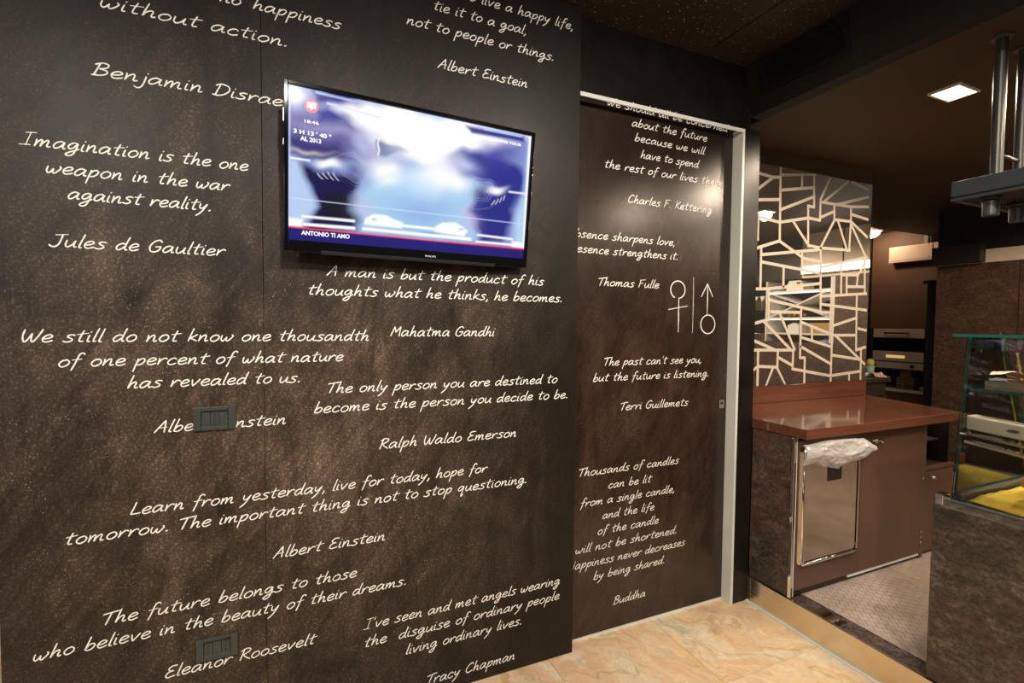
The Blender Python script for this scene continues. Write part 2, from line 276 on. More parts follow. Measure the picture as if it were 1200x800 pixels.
# ------------------------------------------------------------------ mesh helpers
ORIG = {}
class MB:
    """collects shapes in world coordinates (or local, when the parent is a local frame)"""
    def __init__(s): s.v = []; s.f = []; s.mi = []
    def add(s, vs, fs, mi=0):
        k = len(s.v); s.v += [tuple(p) for p in vs]; s.f += [tuple(i+k for i in q) for q in fs]; s.mi += [mi]*len(fs); return s
    def box(s, x0, x1, y0, y1, z0, z1, mi=0):
        x0, x1 = min(x0, x1), max(x0, x1); y0, y1 = min(y0, y1), max(y0, y1); z0, z1 = min(z0, z1), max(z0, z1)
        v = [(x0, y0, z0), (x1, y0, z0), (x1, y1, z0), (x0, y1, z0), (x0, y0, z1), (x1, y0, z1), (x1, y1, z1), (x0, y1, z1)]
        return s.add(v, [(0, 3, 2, 1), (4, 5, 6, 7), (0, 1, 5, 4), (1, 2, 6, 5), (2, 3, 7, 6), (3, 0, 4, 7)], mi)
    def prism(s, pts, axis, a, b, mi=0):
        """extrude 2-D polygon pts along axis from a to b; for axis 0 pts=(y,z), 1 pts=(x,z), 2 pts=(x,y)"""
        def P(p, t): return ((t, p[0], p[1]), (p[0], t, p[1]), (p[0], p[1], t))[axis]
        n = len(pts); v = [P(p, a) for p in pts]+[P(p, b) for p in pts]
        return s.add(v, [tuple(range(n))[::-1], tuple(range(n, 2*n))]+[(i, (i+1) % n, n+(i+1) % n, n+i) for i in range(n)], mi)
    def tube(s, path, r, n=12, mi=0):
        path = [Vector(p) for p in path]; m = len(path); k = len(s.v); ref = None
        rs = r if isinstance(r, (list, tuple)) else [r]*m
        for i, p in enumerate(path):
            d = (path[min(i+1, m-1)]-path[max(i-1, 0)]).normalized()
            if ref is None: ref = Vector((0, 0, 1)) if abs(d.z) < 0.9 else Vector((1, 0, 0))
            a = d.cross(ref).normalized(); b = a.cross(d); ref = b
            for j in range(n):
                t = 2*math.pi*j/n; s.v.append(tuple(p+(a*math.cos(t)+b*math.sin(t))*rs[i]))
        fs = []
        for i in range(m-1):
            for j in range(n):
                fs.append((k+i*n+j, k+i*n+(j+1) % n, k+(i+1)*n+(j+1) % n, k+(i+1)*n+j))
        fs.append(tuple(k+j for j in range(n))[::-1]); fs.append(tuple(k+(m-1)*n+j for j in range(n)))
        s.f += fs; s.mi += [mi]*len(fs); return s
    def lathe(s, c, prof, n=20, mi=0):
        """profile of (radius, z) about a vertical axis through c"""
        path = [(c[0], c[1], c[2]+z) for r, z in prof]; k = len(s.v); m = len(prof)
        for r, z in prof:
            for j in range(n):
                t = 2*math.pi*j/n; s.v.append((c[0]+r*math.cos(t), c[1]+r*math.sin(t), c[2]+z))
        fs = [(k+i*n+j, k+i*n+(j+1) % n, k+(i+1)*n+(j+1) % n, k+(i+1)*n+j) for i in range(m-1) for j in range(n)]
        fs.append(tuple(k+j for j in range(n))[::-1]); fs.append(tuple(k+(m-1)*n+j for j in range(n)))
        s.f += fs; s.mi += [mi]*len(fs); return s
    def grid(s, fn, nu, nv, mi=0):
        k = len(s.v)
        for i in range(nu+1):
            for j in range(nv+1): s.v.append(tuple(fn(i/nu, j/nv)))
        fs = [(k+i*(nv+1)+j, k+(i+1)*(nv+1)+j, k+(i+1)*(nv+1)+j+1, k+i*(nv+1)+j+1) for i in range(nu) for j in range(nv)]
        s.f += fs; s.mi += [mi]*len(fs); return s
    def build(s, name, m, parent=None, bevel=0.0, smooth=False, origin=None, seg=2):
        o0 = Vector((0, 0, 0))
        if parent is not None: o0 = ORIG[parent]
        org = Vector(origin) if origin is not None else (Vector((0, 0, 0)) if parent is None else o0)
        me = bpy.data.meshes.new(name); me.from_pydata([tuple(Vector(v)-org) for v in s.v], [], s.f)
        ms = m if isinstance(m, (list, tuple)) else [m]
        for q in ms: me.materials.append(M[q])
        if len(ms) > 1: me.polygons.foreach_set('material_index', s.mi)
        bm = bmesh.new(); bm.from_mesh(me); bmesh.ops.recalc_face_normals(bm, faces=bm.faces); bm.to_mesh(me); bm.free()
        if smooth: me.polygons.foreach_set('use_smooth', [True]*len(me.polygons))
        o = bpy.data.objects.new(name, me); COL.objects.link(o)
        if parent is not None:
            o.parent = parent; o.location = org-o0
        else: o.location = org
        ORIG[o] = org
        if bevel:
            b = o.modifiers.new('bevel', 'BEVEL'); b.width = bevel; b.segments = seg; b.limit_method = 'ANGLE'; b.angle_limit = R(40)
        return o
def thing(name, label, cat, loc, group=None, rot=None, local=False):
    o = bpy.data.objects.new(name, None); COL.objects.link(o); o.location = loc; o.empty_display_size = 0.05
    if rot is not None: o.rotation_euler = rot
    ORIG[o] = Vector((0, 0, 0)) if local else Vector(loc)
    return tag(o, label, cat, group)
def tag(o, label=None, cat=None, group=None, kind=None):
    if label: o['label'] = label
    if cat: o['category'] = cat
    if group: o['group'] = group
    if kind: o['kind'] = kind
    return o
def struct(mb, name, m, bevel=0.0, label=None, cat=None, origin=None):
    o = mb.build(name, m, bevel=bevel, origin=origin); return tag(o, label, cat, None, 'structure')
def lab(o, label): o['label'] = label; return o

# ------------------------------------------------------------------ handwriting: single stroke letters drawn as ribbons
G = {
'a': (11, "9,8.5 6,10 2.3,7.8 .6,3.5 1.8,.3 4.6,.9 7.8,5 9.6,9.2 9.6,9.2 8.7,3.6 9.4,.6 11.2,.9"),
'b': (9.5, "3.4,19 2.4,12 1.3,5 .9,.6 ; 1.2,3 4,8 7.3,8.7 8.9,6 7.2,1.8 3.6,0 1,1.4"),
'c': (9, "8.6,8 6.3,10 2.8,8 .8,4 2,.8 5,0 8.8,1.8"),
'd': (10.5, "8.3,8.2 5.8,9.6 2.4,7.6 .7,3.6 1.9,.3 4.8,1 8,5.2 ; 10.6,19 9.2,11 8.5,3.4 9.2,.5 10.8,.8"),
'e': (9, "1.2,4.4 5,5 8.2,7.2 7.6,9.4 5,10 1.9,7.6 .8,4 2.1,.7 5,0 9.3,2"),
'f': (8, "10.2,17 8.2,19 5.6,17 4.4,10 3.3,2 1.8,-5.5 ; .6,9 8.4,10.4"),
'g': (10.5, "8.8,8.5 6,10 2.5,8.2 .8,4.5 2.4,1.5 5.4,3 8.8,9 8.8,9 8.2,1 6.6,-6 3.4,-8.6 .4,-7 2.6,-3.8 7,-1 10.8,2"),
'h': (10, "3.4,19 2.1,10 .9,0 .9,0 3,6 6.2,9.2 7.7,7.5 7,2 8,.3 10,1.2"),
'i': (3.5, "1.7,9.5 1,4 1.2,.5 3.2,.4 ; 2.3,13.6 2.7,14.4"),
'j': (5, "4.2,9.5 3.7,0 2.4,-6.4 -.4,-8.4 -2.8,-6.5 ; 4.8,13.6 5.2,14.4"),
'k': (9, "3.4,19 2.1,10 .9,0 ; 8.4,10 5,6.8 1.6,4.4 1.6,4.4 5,3 9,.3"),
'l': (3.5, "3.6,19 2.3,10 1.2,2 1.8,.3 3.4,.5"),
'm': (14.5, "1.1,9.5 1.2,5 .6,0 .6,0 2,5 4.7,9.3 6.1,8.3 5.8,4 5.5,0 5.5,0 7.2,5.5 10,9.3 11.6,8.3 11.1,3 11.8,.5 14,1"),
'n': (10, "1.1,9.5 1.2,5 .6,0 .6,0 2.2,5 5.2,9.3 7.1,8.6 7.2,5 6.9,1.4 8,.3 10,1.2"),
'o': (9.5, "6.4,9.7 2.9,8.4 .8,4.4 2.1,.8 5.1,0 8.6,3 9.1,7 6.6,9.8 4.4,9"),
'p': (9.5, "2.2,9.5 1.3,2 .2,-9.5 ; 1.3,3 3.6,8 6.6,9.8 8.8,8 8,4 5.5,1 2.4,.6"),
'q': (10, "8.6,8.5 6,10 2.5,8 .8,4.5 2.4,1.5 5.4,3 8.6,8.8 8.6,8.8 7.8,0 6.8,-8 8,-8.8 9.6,-5.5"),
'r': (8, "1.3,9.5 1.3,4 .7,0 .7,0 2.2,5 5,8.9 7.3,9.6 8.8,8.2"),
's': (8.5, "8.6,9.3 5.4,10 2.6,8.4 3.2,6.5 6.3,4.6 7.3,2.5 5.6,.5 2.6,-.2 -.4,1"),
't': (8, "5.4,16 4,9 3.2,2.6 4,.6 6.8,.8 ; .6,10.4 9.6,12.2"),
'u': (10, "1.3,9.5 .8,4 2,.5 4.5,.9 7.4,5 8.8,9.5 8.8,9.5 8.1,3 8.8,.5 10.4,.7"),
'v': (9, "1,9.5 1.8,4 3.1,0 3.1,0 6.2,5 8.8,9.8"),
'w': (13, "1.1,9 .7,4 2,.5 4,1 6.4,6.4 6.4,6.4 6.3,1.6 8.1,.2 11,4 12.6,8 11.2,9.9"),
'x': (9, "1,9.5 4,5 8,0 ; 8.5,10 4,5 .5,0"),
'y': (9.5, "1.3,9.5 1.2,4.6 2.9,2.4 5.6,4.2 8.8,9.6 8.8,9.6 6,1 3,-5 -.6,-9"),
'z': (9, "1,9 8,9.5 8,9.5 1,0 1,0 9,.5"),
'A': (12, ".2,0 4,8 8.6,18 8.6,18 9.4,9 10,0 ; 2.5,6.4 11.4,7.6"),
'B': (11, "3.4,17 2.2,8 1,0 ; .2,15 5,18.2 9.6,16.5 8.6,12 3.6,9.4 3.6,9.4 9,8 10,4 6,.5 -.4,-.3"),
'C': (11.5, "11.4,14.6 9,17.8 5,15.2 1.5,9 1.5,3 5,0 11.4,3"),
'D': (13, "3.8,16 2.6,8 1.5,0 ; .2,15 5,18 11,15.4 12.4,9.4 9,3 4,0 -.6,.6"),
'E': (10.5, "10.6,17 5.6,17 2.4,13.6 4,10.2 8,9.8 8,9.8 3,8 .8,4 3,.3 10.4,2"),
'F': (11, "3,17 2.1,8 1,0 ; .8,16.6 11.6,18.2 ; 1.8,9 8.4,10.2"),
'G': (12, "11.2,15 8.2,17.8 3.6,15 .8,8 2,1.5 6,0 10,3 11.2,8.4 11.2,8.4 6,7.6"),
'H': (11, "2.4,18 1,0 ; 10.4,18 9,0 ; 1.4,8.4 10,9.6"),
'I': (9, "1,17 9.6,18 ; 5.4,17.6 3.8,0 ; -1.4,0 7.6,.6"),
'J': (10, "2,16.6 12,18 ; 8,17.6 7,6 5,1 2,0 -1.4,2.4"),
'K': (11, "3.4,18 1,0 ; 10.8,17.5 6,12 1.9,8.5 1.9,8.5 6,4 11.6,0"),
'L': (9.5, "3.4,18 2.1,9 .5,.8 .5,.8 5,1 9.8,1.8"),
'M': (13.5, "0,0 3.4,17 3.4,17 6.4,7 6.4,7 11.8,17.5 11.8,17.5 12.4,0"),
'R': (11.5, "3.4,17 2.2,8 1,0 ; .2,14.5 5,18 10.2,16.4 9,12 3.2,8.5 3.2,8.5 7,4 12,0"),
'T': (11, ".2,15.4 7,16.8 14.4,18 ; 7.6,16.8 6,8 4.6,0"),
'W': (15.5, "1.4,17 1,8 3,.5 5.4,2.6 8.2,12 8.2,12 8.6,3 10.6,.5 14,9 16,17.6"),
'P': (10, "3,17 1.8,8 .6,0 ; .2,14.5 5,18 10,16 8.6,11 2.6,8"),
',': (3, "2.2,1.5 2,-.4 .4,-3.6"), '.': (3, "1.1,.2 1.7,.8 2.5,1.3"), "'": (2.5, "2.2,18.5 1.2,14.5"), ';': (3, "2.2,1.5 2,-.4 .4,-3.6 ; 2.2,8 2.6,8.6"),
}
def strokes(ch):
    out = []
    for st in G[ch][1].split(';'):
        pts = [tuple(float(q) for q in p.split(',')) for p in st.split()]
        if pts: out.append(pts)
    return out
def crom(pts, k=5):
    if len(pts) == 2: return pts
    P = [pts[0]]+list(pts)+[pts[-1]]; out = []
    for i in range(1, len(P)-2):
        p0, p1, p2, p3 = P[i-1], P[i], P[i+1], P[i+2]
        if p1 == p2: continue
        for j in range(k):
            t = j/k
            out.append(tuple(0.5*((2*p1[a])+(-p0[a]+p2[a])*t+(2*p0[a]-5*p1[a]+4*p2[a]-p3[a])*t*t+(-p0[a]+3*p1[a]-3*p2[a]+p3[a])*t**3) for a in (0, 1)))
    out.append(P[-2]); return out
def ribbon(mb, pts, wd, y, jit=0.12, taper=True):
    """flat painted line on the plane Y=y, facing -Y"""
    n = len(pts)
    if n < 2: return
    vs = []
    for i in range(n):
        a = pts[max(i-1, 0)]; b = pts[min(i+1, n-1)]
        dx, dz = b[0]-a[0], b[1]-a[1]; L = math.hypot(dx, dz) or 1e-9
        dx /= L; dz /= L
        h = wd/2*(1+random.uniform(-jit, jit))
        e = 0.0
        if taper and (i == 0 or i == n-1): h *= 0.6; e = wd*0.3*(-1 if i == 0 else 1)
        px, pz = pts[i][0]+dx*e, pts[i][1]+dz*e
        yy = y-0.000012*i
        vs += [(px-dz*h, yy, pz+dx*h), (px+dz*h, yy, pz-dx*h)]
    mb.add(vs, [(2*i, 2*i+1, 2*i+3, 2*i+2) for i in range(n-1)])
SC = 0.00205; SL = 0.34; STW = 0.0039
def write_line(mb, text, x0, x1, z, y, stroke=STW):
    adv = [(G[c][0]+1.5) if c != ' ' else 8.0 for c in text]; tot = sum(adv)-1.5
    hs = (x1-x0)/(tot*SC); x = 0
    for c, a in zip(text, adv):
        if c != ' ':
            dy = random.uniform(-0.35, 0.35)
            for si, st in enumerate(strokes(c)):
                p = [((q[0]*hs+q[1]*SL) if False else (q[0]*hs+q[1]*SL*0.75), q[1]+dy) for q in crom(st)]
                ribbon(mb, [(x0+(x*hs+px)*SC, z+pz*SC) for px, pz in p], stroke, y-0.0004*si)
        x += a
def quote(parent, y, lines, label):
    mb = MB()
    for t_, a, b, z in lines: write_line(mb, t_, a, b, z, y)
    return lab(mb.build('handwritten_quote', 'chalk', parent), label)

# ------------------------------------------------------------------ floor
FL = MB(); FL.box(-5.0, 2.165, -3.3, 4.6, -0.06, -0.004)
floor = struct(FL, 'floor', 'grout', label='peach beige marble tiled floor of the room', origin=(0, 0, 0))
TS = 0.6; J = 0.0006
proto = MB(); proto.box(J, TS-J, J, TS-J, -0.004, 0.0); pt = proto.build('tile', 'marble', floor, bevel=0.0006, seg=1)
first = True
x0s = [0.365-TS*8+TS*i for i in range(12)]; y0s = [0.20-TS*5+TS*i for i in range(13)]
def tile_mesh(w_, h_):
    mb = MB(); mb.box(J, w_-J, J, h_-J, -0.004, 0.0); return mb
for x in x0s:
    for y in y0s:
        if x+TS <= -4.9 or x >= 2.16 or y >= 4.4: continue
        wx = min(TS, 2.152-x)
        if wx < 0.05: continue
        if wx < TS-0.001:
            o = tile_mesh(wx, TS).build('tile', 'marble', floor)
        elif first: o = pt; first = False
        else:
            o = pt.copy(); COL.objects.link(o); o.parent = floor
        o.location = (x, y, 0)

# raised floor behind the counter
PZ = 0.13
pf = MB(); pf.box(2.168, 8.0, -3.3, 5.2, 0.0, PZ-0.004)
plat = struct(pf, 'floor_platform', 'threshold', label='raised mauve tiled floor behind the bar counter', origin=(2.168, 0, 0))
for (a, b, c_, d) in ((2.262, 2.952, 0.75, 1.95), (2.956, 4.156, 0.75, 1.95), (2.262, 2.952, -0.46, 0.746), (2.956, 4.156, -0.46, 0.746), (4.16, 5.45, -0.46, 0.746), (4.16, 5.45, 0.75, 1.95),
                      (2.956, 4.156, 1.954, 3.15), (4.16, 5.45, 1.954, 3.15), (5.454, 6.9, 1.954, 3.15), (4.16, 5.45, 3.154, 4.4), (5.454, 6.9, 3.154, 4.4)):
    mb = MB(); mb.box(a, b, c_, d, PZ-0.004, PZ); mb.build('tile', 'barfloor', plat, origin=(a, c_, PZ))
mb = MB(); mb.box(2.9515, 2.9565, -0.4, 1.55, PZ-0.003, PZ+0.0008); lab(mb.build('joint_strip', 'yellow_joint', plat), 'ochre yellow floor joint')
mb = MB(); mb.box(2.162, 2.258, 1.0, 1.545, PZ-0.003, PZ+0.002); lab(mb.build('threshold_slab', 'threshold', plat), 'dark stone edge slab')
mb = MB(); mb.prism([(2.163, 1.33), (2.225, 1.33), (2.24, 1.455), (2.163, 1.455)], 2, PZ+0.002, PZ+0.0035); lab(mb.build('cover_plate', 'steel_gloss', plat), 'shiny steel cover plate')
kb = MB(); kb.box(2.150, 2.166, -3.2, 1.798, 0.006, 0.133)
kick = struct(kb, 'baseboard_bar', 'steel', bevel=0.0015, label='brushed steel kick plate along the bar step')
mb = MB(); mb.box(2.1485, 2.150, 1.775, 1.778, 0.008, 0.131); mb.build('plate_joint', 'steel_dark', kick)
mb = MB(); mb.box(2.139, 2.150, -3.2, 1.798, 0.0, 0.006); struct(mb, 'trim_3', 'alu', label='thin grey floor profile at the foot of the kick plate')

# ------------------------------------------------------------------ chalkboard wall, two boards side by side
wb = MB(); wb.box(-0.80, 1.078, 1.812, 1.842, 0.0, 2.80)
wall = struct(wb, 'wall_front', 'dark_board', label='brown chalkboard wall covered in white handwritten quotes', origin=(0, 1.812, 0))
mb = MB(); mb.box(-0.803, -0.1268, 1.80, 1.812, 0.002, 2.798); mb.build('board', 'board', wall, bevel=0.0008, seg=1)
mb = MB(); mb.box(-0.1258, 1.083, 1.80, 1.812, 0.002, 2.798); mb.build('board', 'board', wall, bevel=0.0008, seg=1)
mb = MB(); mb.box(1.0785, 1.0832, 1.8125, 1.842, 0.002, 2.798); lab(mb.build('edge_strip', 'cab', wall), 'thin lighter edge band')
YW = 1.7990
quote(wall, YW, [("Action may not always bring", -0.74, -0.02, 2.60), ("happiness; but there is no happiness", -0.80, 0.117, 2.470)][1:] and [("there", -0.47, -0.335, 2.470), ("is", -0.305, -0.268, 2.470), ("no", -0.242, -0.185, 2.470), ("happiness", -0.150, 0.117, 2.470), ("without action.", -0.546, -0.050, 2.373), ("Benjamin Disraeli", -0.565, -0.035, 2.175)], 'white handwritten quote ending in without action')
quote(wall, YW, [("Imagination is the one", -0.727, -0.170, 1.949), ("weapon in the war", -0.677, -0.225, 1.878), ("against reality.", -0.629, -0.274, 1.809), ("Jules de Gaultier", -0.670, -0.240, 1.669)], 'white handwritten quote about imagination as a weapon')
quote(wall, YW, [("We still do not know one thousandth", -0.742, 0.210, 1.394), ("of one percent of what nature", -0.661, 0.121, 1.322), ("has revealed to us.", -0.499, -0.018, 1.252), ("Albert Einstein", -0.433, -0.064, 1.110)], 'white handwritten quote about what nature has revealed')
quote(wall, YW, [("A man is but the product of his", 0.071, 0.915, 1.621), ("thoughts what he thinks, he becomes.", 0.007, 1.005, 1.553), ("Mahatma Gandhi", 0.289, 0.697, 1.409)], 'white handwritten quote about being the product of thoughts')
quote(wall, YW, [("The only person you are destined to", 0.066, 0.986, 1.209), ("become is the person you decide to be.", 0.026, 1.039, 1.141), ("Ralph Waldo Emerson", 0.247, 0.798, 0.994)], 'white handwritten quote about the person you decide to be')
quote(wall, YW, [("Learn from yesterday, live for today, hope for", -0.498, 0.668, 0.860), ("tomorrow. The important thing is not to stop questioning.", -0.657, 0.848, 0.794), ("Albert Einstein", -0.105, 0.267, 0.650)], 'white handwritten quote about learning from yesterday')
quote(wall, YW, [("The future belongs to those", -0.576, 0.165, 0.532), ("who believe in the beauty of their dreams.", -0.735, 0.345, 0.464), ("Eleanor Roosevelt", -0.418, 0.023, 0.320)], 'white handwritten quote about the beauty of dreams')
quote(wall, YW, [("I've seen and met angels wearing", 0.195, 1.011, 0.327), ("the  disguise of ordinary people", 0.192, 1.010, 0.260), ("living ordinary lives.", 0.345, 0.831, 0.192), ("Tracy Chapman", 0.423, 0.801, 0.049)], 'white handwritten quote about angels in disguise')
quote(wall, YW, [("If you want to live a happy life,", 0.235, 1.040, 2.694), ("tie it to a goal,", 0.444, 0.824, 2.623), ("not to people or things.", 0.346, 0.950, 2.547), ("Albert Einstein", 0.463, 0.831, 2.415)], 'white handwritten quote about a happy life')

# upper panel above the door, pillar right of it
mb = MB(); mb.box(1.083, 2.158, 1.862, 1.89, 2.455, 2.80); mb.box(2.052, 2.158, 1.80, 1.862, 2.455, 2.459)
struct(mb, 'wall_above_door', 'dark_board', label='dark brown panel above the sliding door')
mb = MB(); mb.box(2.0515, 2.158, 1.80, 1.89, 0.0, 2.454)
pil = struct(mb, 'wall_pillar', 'dark_board', label='narrow dark brown pillar between the door and the bar')
mb = MB(); mb.tube([(2.075, 1.7995, 2.447), (2.075, 1.797, 2.447)], 0.003, 8); mb.build('screw', 'chrome', pil)
# aluminium trim
mb = MB(); mb.box(2.036, 2.051, 1.799, 1.862, 0.0, 2.452)
struct(mb, 'trim_1', 'alu', bevel=0.001, label='vertical pale aluminium door trim')
mb = MB(); mb.box(1.084, 2.0355, 1.799, 1.806, 2.434, 2.452)
struct(mb, 'trim_2', 'alu', bevel=0.001, label='horizontal pale aluminium trim over the door')
# sliding door with its writing
DY = 1.860
mb = MB(); mb.box(0.96, 2.0355, DY, 1.885, 0.012, 2.4545)
door = struct(mb, 'door_1', 'door', bevel=0.001, label='brown sliding chalkboard door with quotes and restroom symbols', origin=(1.5, DY, 0))
mb = MB(); mb.box(1.084, 2.034, 1.857, 1.872, 0.0, 0.010); lab(mb.build('floor_guide', 'alu', door), 'thin grey metal guide under the door')
YD = DY-0.0012
quote(door, YD, [("We should all be concerned", 1.257, 1.990, 2.450)], 'top line of handwriting cut by the trim')
quote(door, YD, [("about the future", 1.396, 1.854, 2.380), ("because we will", 1.413, 1.839, 2.314), ("have to spend", 1.449, 1.802, 2.242), ("the rest of our lives there.", 1.248, 1.978, 2.171), ("Charles F. Kettering", 1.381, 1.896, 2.028)], 'white handwritten quote about the future')
quote(door, YD, [("Absence sharpens love,", 1.066, 1.664, 1.847), ("Presence strengthens it.", 1.055, 1.685, 1.781), ("Thomas Fuller"[:12], 1.222, 1.571, 1.637)], 'white handwritten quote about absence and love')
quote(door, YD, [("The past can't see you,", 1.260, 1.852, 1.270), ("but the future is listening.", 1.206, 1.904, 1.198), ("Terri Guillemets", 1.356, 1.770, 1.056)], 'white handwritten quote about the past and future')
quote(door, YD, [("Thousands of candles", 1.133, 1.719, 0.766), ("can be lit", 1.299, 1.548, 0.692), ("from a single candle,", 1.149, 1.696, 0.623), ("and the life", 1.270, 1.570, 0.551), ("of the candle", 1.244, 1.599, 0.480), ("will not be shortened.", 1.126, 1.715, 0.410), ("Happiness never decreases", 1.092, 1.771, 0.339), ("by being shared.", 1.226, 1.641, 0.270), ("Buddha", 1.341, 1.526, 0.127)], 'white handwritten quote about candles and happiness')
def ell(cx, cz, rx, rz, a0, a1, n=36): return [(cx+rx*math.cos(R(a0+(a1-a0)*i/n)), cz+rz*math.sin(R(a0+(a1-a0)*i/n))) for i in range(n+1)]
mb = MB(); ribbon(mb, ell(1.692, 1.634, 0.0455, 0.043, -75, 245), 0.0055, YD, 0.05); ribbon(mb, [(1.699, 1.594), (1.700, 1.50), (1.700, 1.426)], 0.0055, YD); ribbon(mb, [(1.637, 1.536), (1.755, 1.555)], 0.0055, YD)
lab(mb.build('restroom_symbol', 'chalk', door), 'hand drawn female symbol')
mb = MB(); ribbon(mb, [(1.791, 1.699), (1.7925, 1.56), (1.792, 1.421)], 0.0045, YD, 0.3); lab(mb.build('divider_line', 'chalk_dim', door), 'faint vertical chalk line')
mb = MB(); ribbon(mb, ell(1.893, 1.465, 0.0475, 0.0475, 95, 455), 0.0055, YD, 0.05); ribbon(mb, [(1.885, 1.671), (1.887, 1.59), (1.886, 1.513)], 0.0055, YD); ribbon(mb, [(1.844, 1.604), (1.865, 1.638), (1.885, 1.671)], 0.005, YD); ribbon(mb, [(1.885, 1.671), (1.903, 1.638), (1.921, 1.607)], 0.005, YD)
lab(mb.build('restroom_symbol', 'chalk', door), 'hand drawn male symbol with arrow up')
mb = MB(); mb.box(1.983, 2.015, DY-0.004, DY+0.001, 1.028, 1.070); lk = lab(mb.build('door_lock', 'steel_gloss', door, bevel=0.001), 'small square steel latch plate')
mb = MB(); mb.box(1.991, 2.007, DY-0.0046, DY-0.0035, 1.046, 1.062); mb.box(1.994, 2.004, DY-0.0046, DY-0.0035, 1.034, 1.038); mb.build('latch_slot', 'cab_dark', lk)

# ------------------------------------------------------------------ remaining room shell
mb = MB(); mb.box(-5.0, 2.10, -3.3, 4.6, 2.80, 2.85)
ceil = struct(mb, 'ceiling', 'perf', label='dark perforated ceiling of the room')
mb = MB(); mb.box(0.62, 0.628, -3.2, 1.79, 2.7985, 2.80); mb.box(-0.58, -0.572, -3.2, 1.79, 2.7985, 2.80); mb.box(1.815, 1.821, -3.2, 1.79, 2.7985, 2.80); mb.build('panel_joint', 'beam', ceil)
mb = MB(); mb.prism([(2.16, 2.553), (2.10, 2.80), (2.10, 2.85), (2.24, 2.85), (2.24, 2.553)], 1, -3.3, 1.861)
beam = struct(mb, 'ceiling_beam', 'beam', label='dark downstand beam where the bar ceiling drops')
mb = MB(); mb.prism([(2.2405, 2.553), (2.2405, 2.60), (8.0, 2.60), (8.0, 2.553)], 1, -3.3, 3.33)
struct(mb, 'ceiling_bar', 'paint_dark', label='dark brown lowered ceiling over the bar')
mb = MB(); mb.box(2.2405, 8.0, 3.331, 5.3, 2.70, 2.75); struct(mb, 'ceiling_kitchen', 'paint_brown', label='brown ceiling over the kitchen corner')
# vent in the beam
def bx_(z, off=0): return 2.16-0.06*(z-2.553)/0.247-off
v = thing('air_vent', 'black louvred air vent set in the dark ceiling beam', 'vent', (2.12, 1.556, 2.70))
def vplate(y0, y1, z0, z1, t0, t1):
    mb = MB(); mb.prism([(bx_(z0, t0), z0), (bx_(z1, t0), z1), (bx_(z1, t1), z1), (bx_(z0, t1), z0)], 1, y0, y1); return mb
vplate(1.345, 1.768, 2.625, 2.775, 0.0012, 0.004).build('back_plate', 'vent', v)
for (a, b, c_, d) in ((1.345, 1.768, 2.625, 2.645), (1.345, 1.768, 2.755, 2.775)): vplate(a, b, c_, d, 0.004, 0.010).build('frame', 'vent', v, bevel=0.001)
for (a, b) in ((1.345, 1.372), (1.741, 1.768)): vplate(a, b, 2.645, 2.755, 0.004, 0.010).build('frame', 'vent', v)
for k in range(4):
    z = 2.660+k*0.024; mb = MB(); mb.prism([(bx_(z, 0.004), z+0.012), (bx_(z, 0.016), z+0.002), (bx_(z, 0.016), z), (bx_(z, 0.004), z+0.009)], 1, 1.372, 1.741); mb.build('slat', 'beam', v)
for y, z in ((1.357, 2.715), (1.755, 2.68)):
    mb = MB(); mb.tube([(bx_(z, 0.009), y, z), (bx_(z, 0.013), y, z)], 0.003, 8); mb.build('screw', 'chrome', v)

# walls out of view / far away
mb = MB(); mb.box(-5.0, 8.0, -3.36, -3.3, 0.0, 2.85); rear = struct(mb, 'wall_rear', 'paint_brown', label='brown wall behind the camera')
mb = MB(); mb.box(-5.06, -5.0, -3.3, 4.6, 0.0, 2.85); struct(mb, 'wall_left', 'paint_brown', label='brown wall at the far left')
mb = MB(); mb.box(-5.0, 2.16, 4.6, 4.66, 0.0, 2.85); struct(mb, 'wall_corridor', 'cream', label='light wall of the room behind the chalkboard wall')
mb = MB(); mb.box(2.161, 2.182, 1.90, 4.6, 0.13, 2.60); struct(mb, 'wall_partition', 'paint_brown', label='brown partition block behind the pillar')
mb = MB()
mb.box(-4.2, -4.14, -3.3, -3.26, 1.40, 2.5); mb.box(-3.53, -3.47, -3.3, -3.26, 1.45, 2.44); mb.box(-2.86, -2.80, -3.3, -3.26, 1.40, 2.5)
mb.box(-4.14, -2.86, -3.3, -3.26, 2.44, 2.5); mb.box(-4.14, -2.86, -3.3, -3.26, 1.40, 1.46)
win = struct(mb, 'window_1', 'alu', label='bright window behind the camera')
for x in (-4.14, -3.47):
    mb = MB(); mb.box(x, x+0.61, -3.292, -3.286, 1.46, 2.44); mb.build('pane', 'window_on', win)

# far kitchen: brown wall with recess for the oven
mb = MB(); mb.box(7.0, 7.6, 4.05, 5.2, 0.13, 2.70); struct(mb, 'wall_kitchen', 'cab_dark', label='dark wall strip left of the built in oven')
mb = MB(); mb.box(2.56, 8.0, 5.2, 5.26, 0.0, 2.70); struct(mb, 'wall_kitchen_end', 'paint_brown', label='brown end wall of the kitchen')
mb = MB(); mb.box(7.95, 8.0, -3.3, 5.2, 0.0, 2.70); struct(mb, 'wall_right', 'paint_brown', label='brown wall behind the back bar')

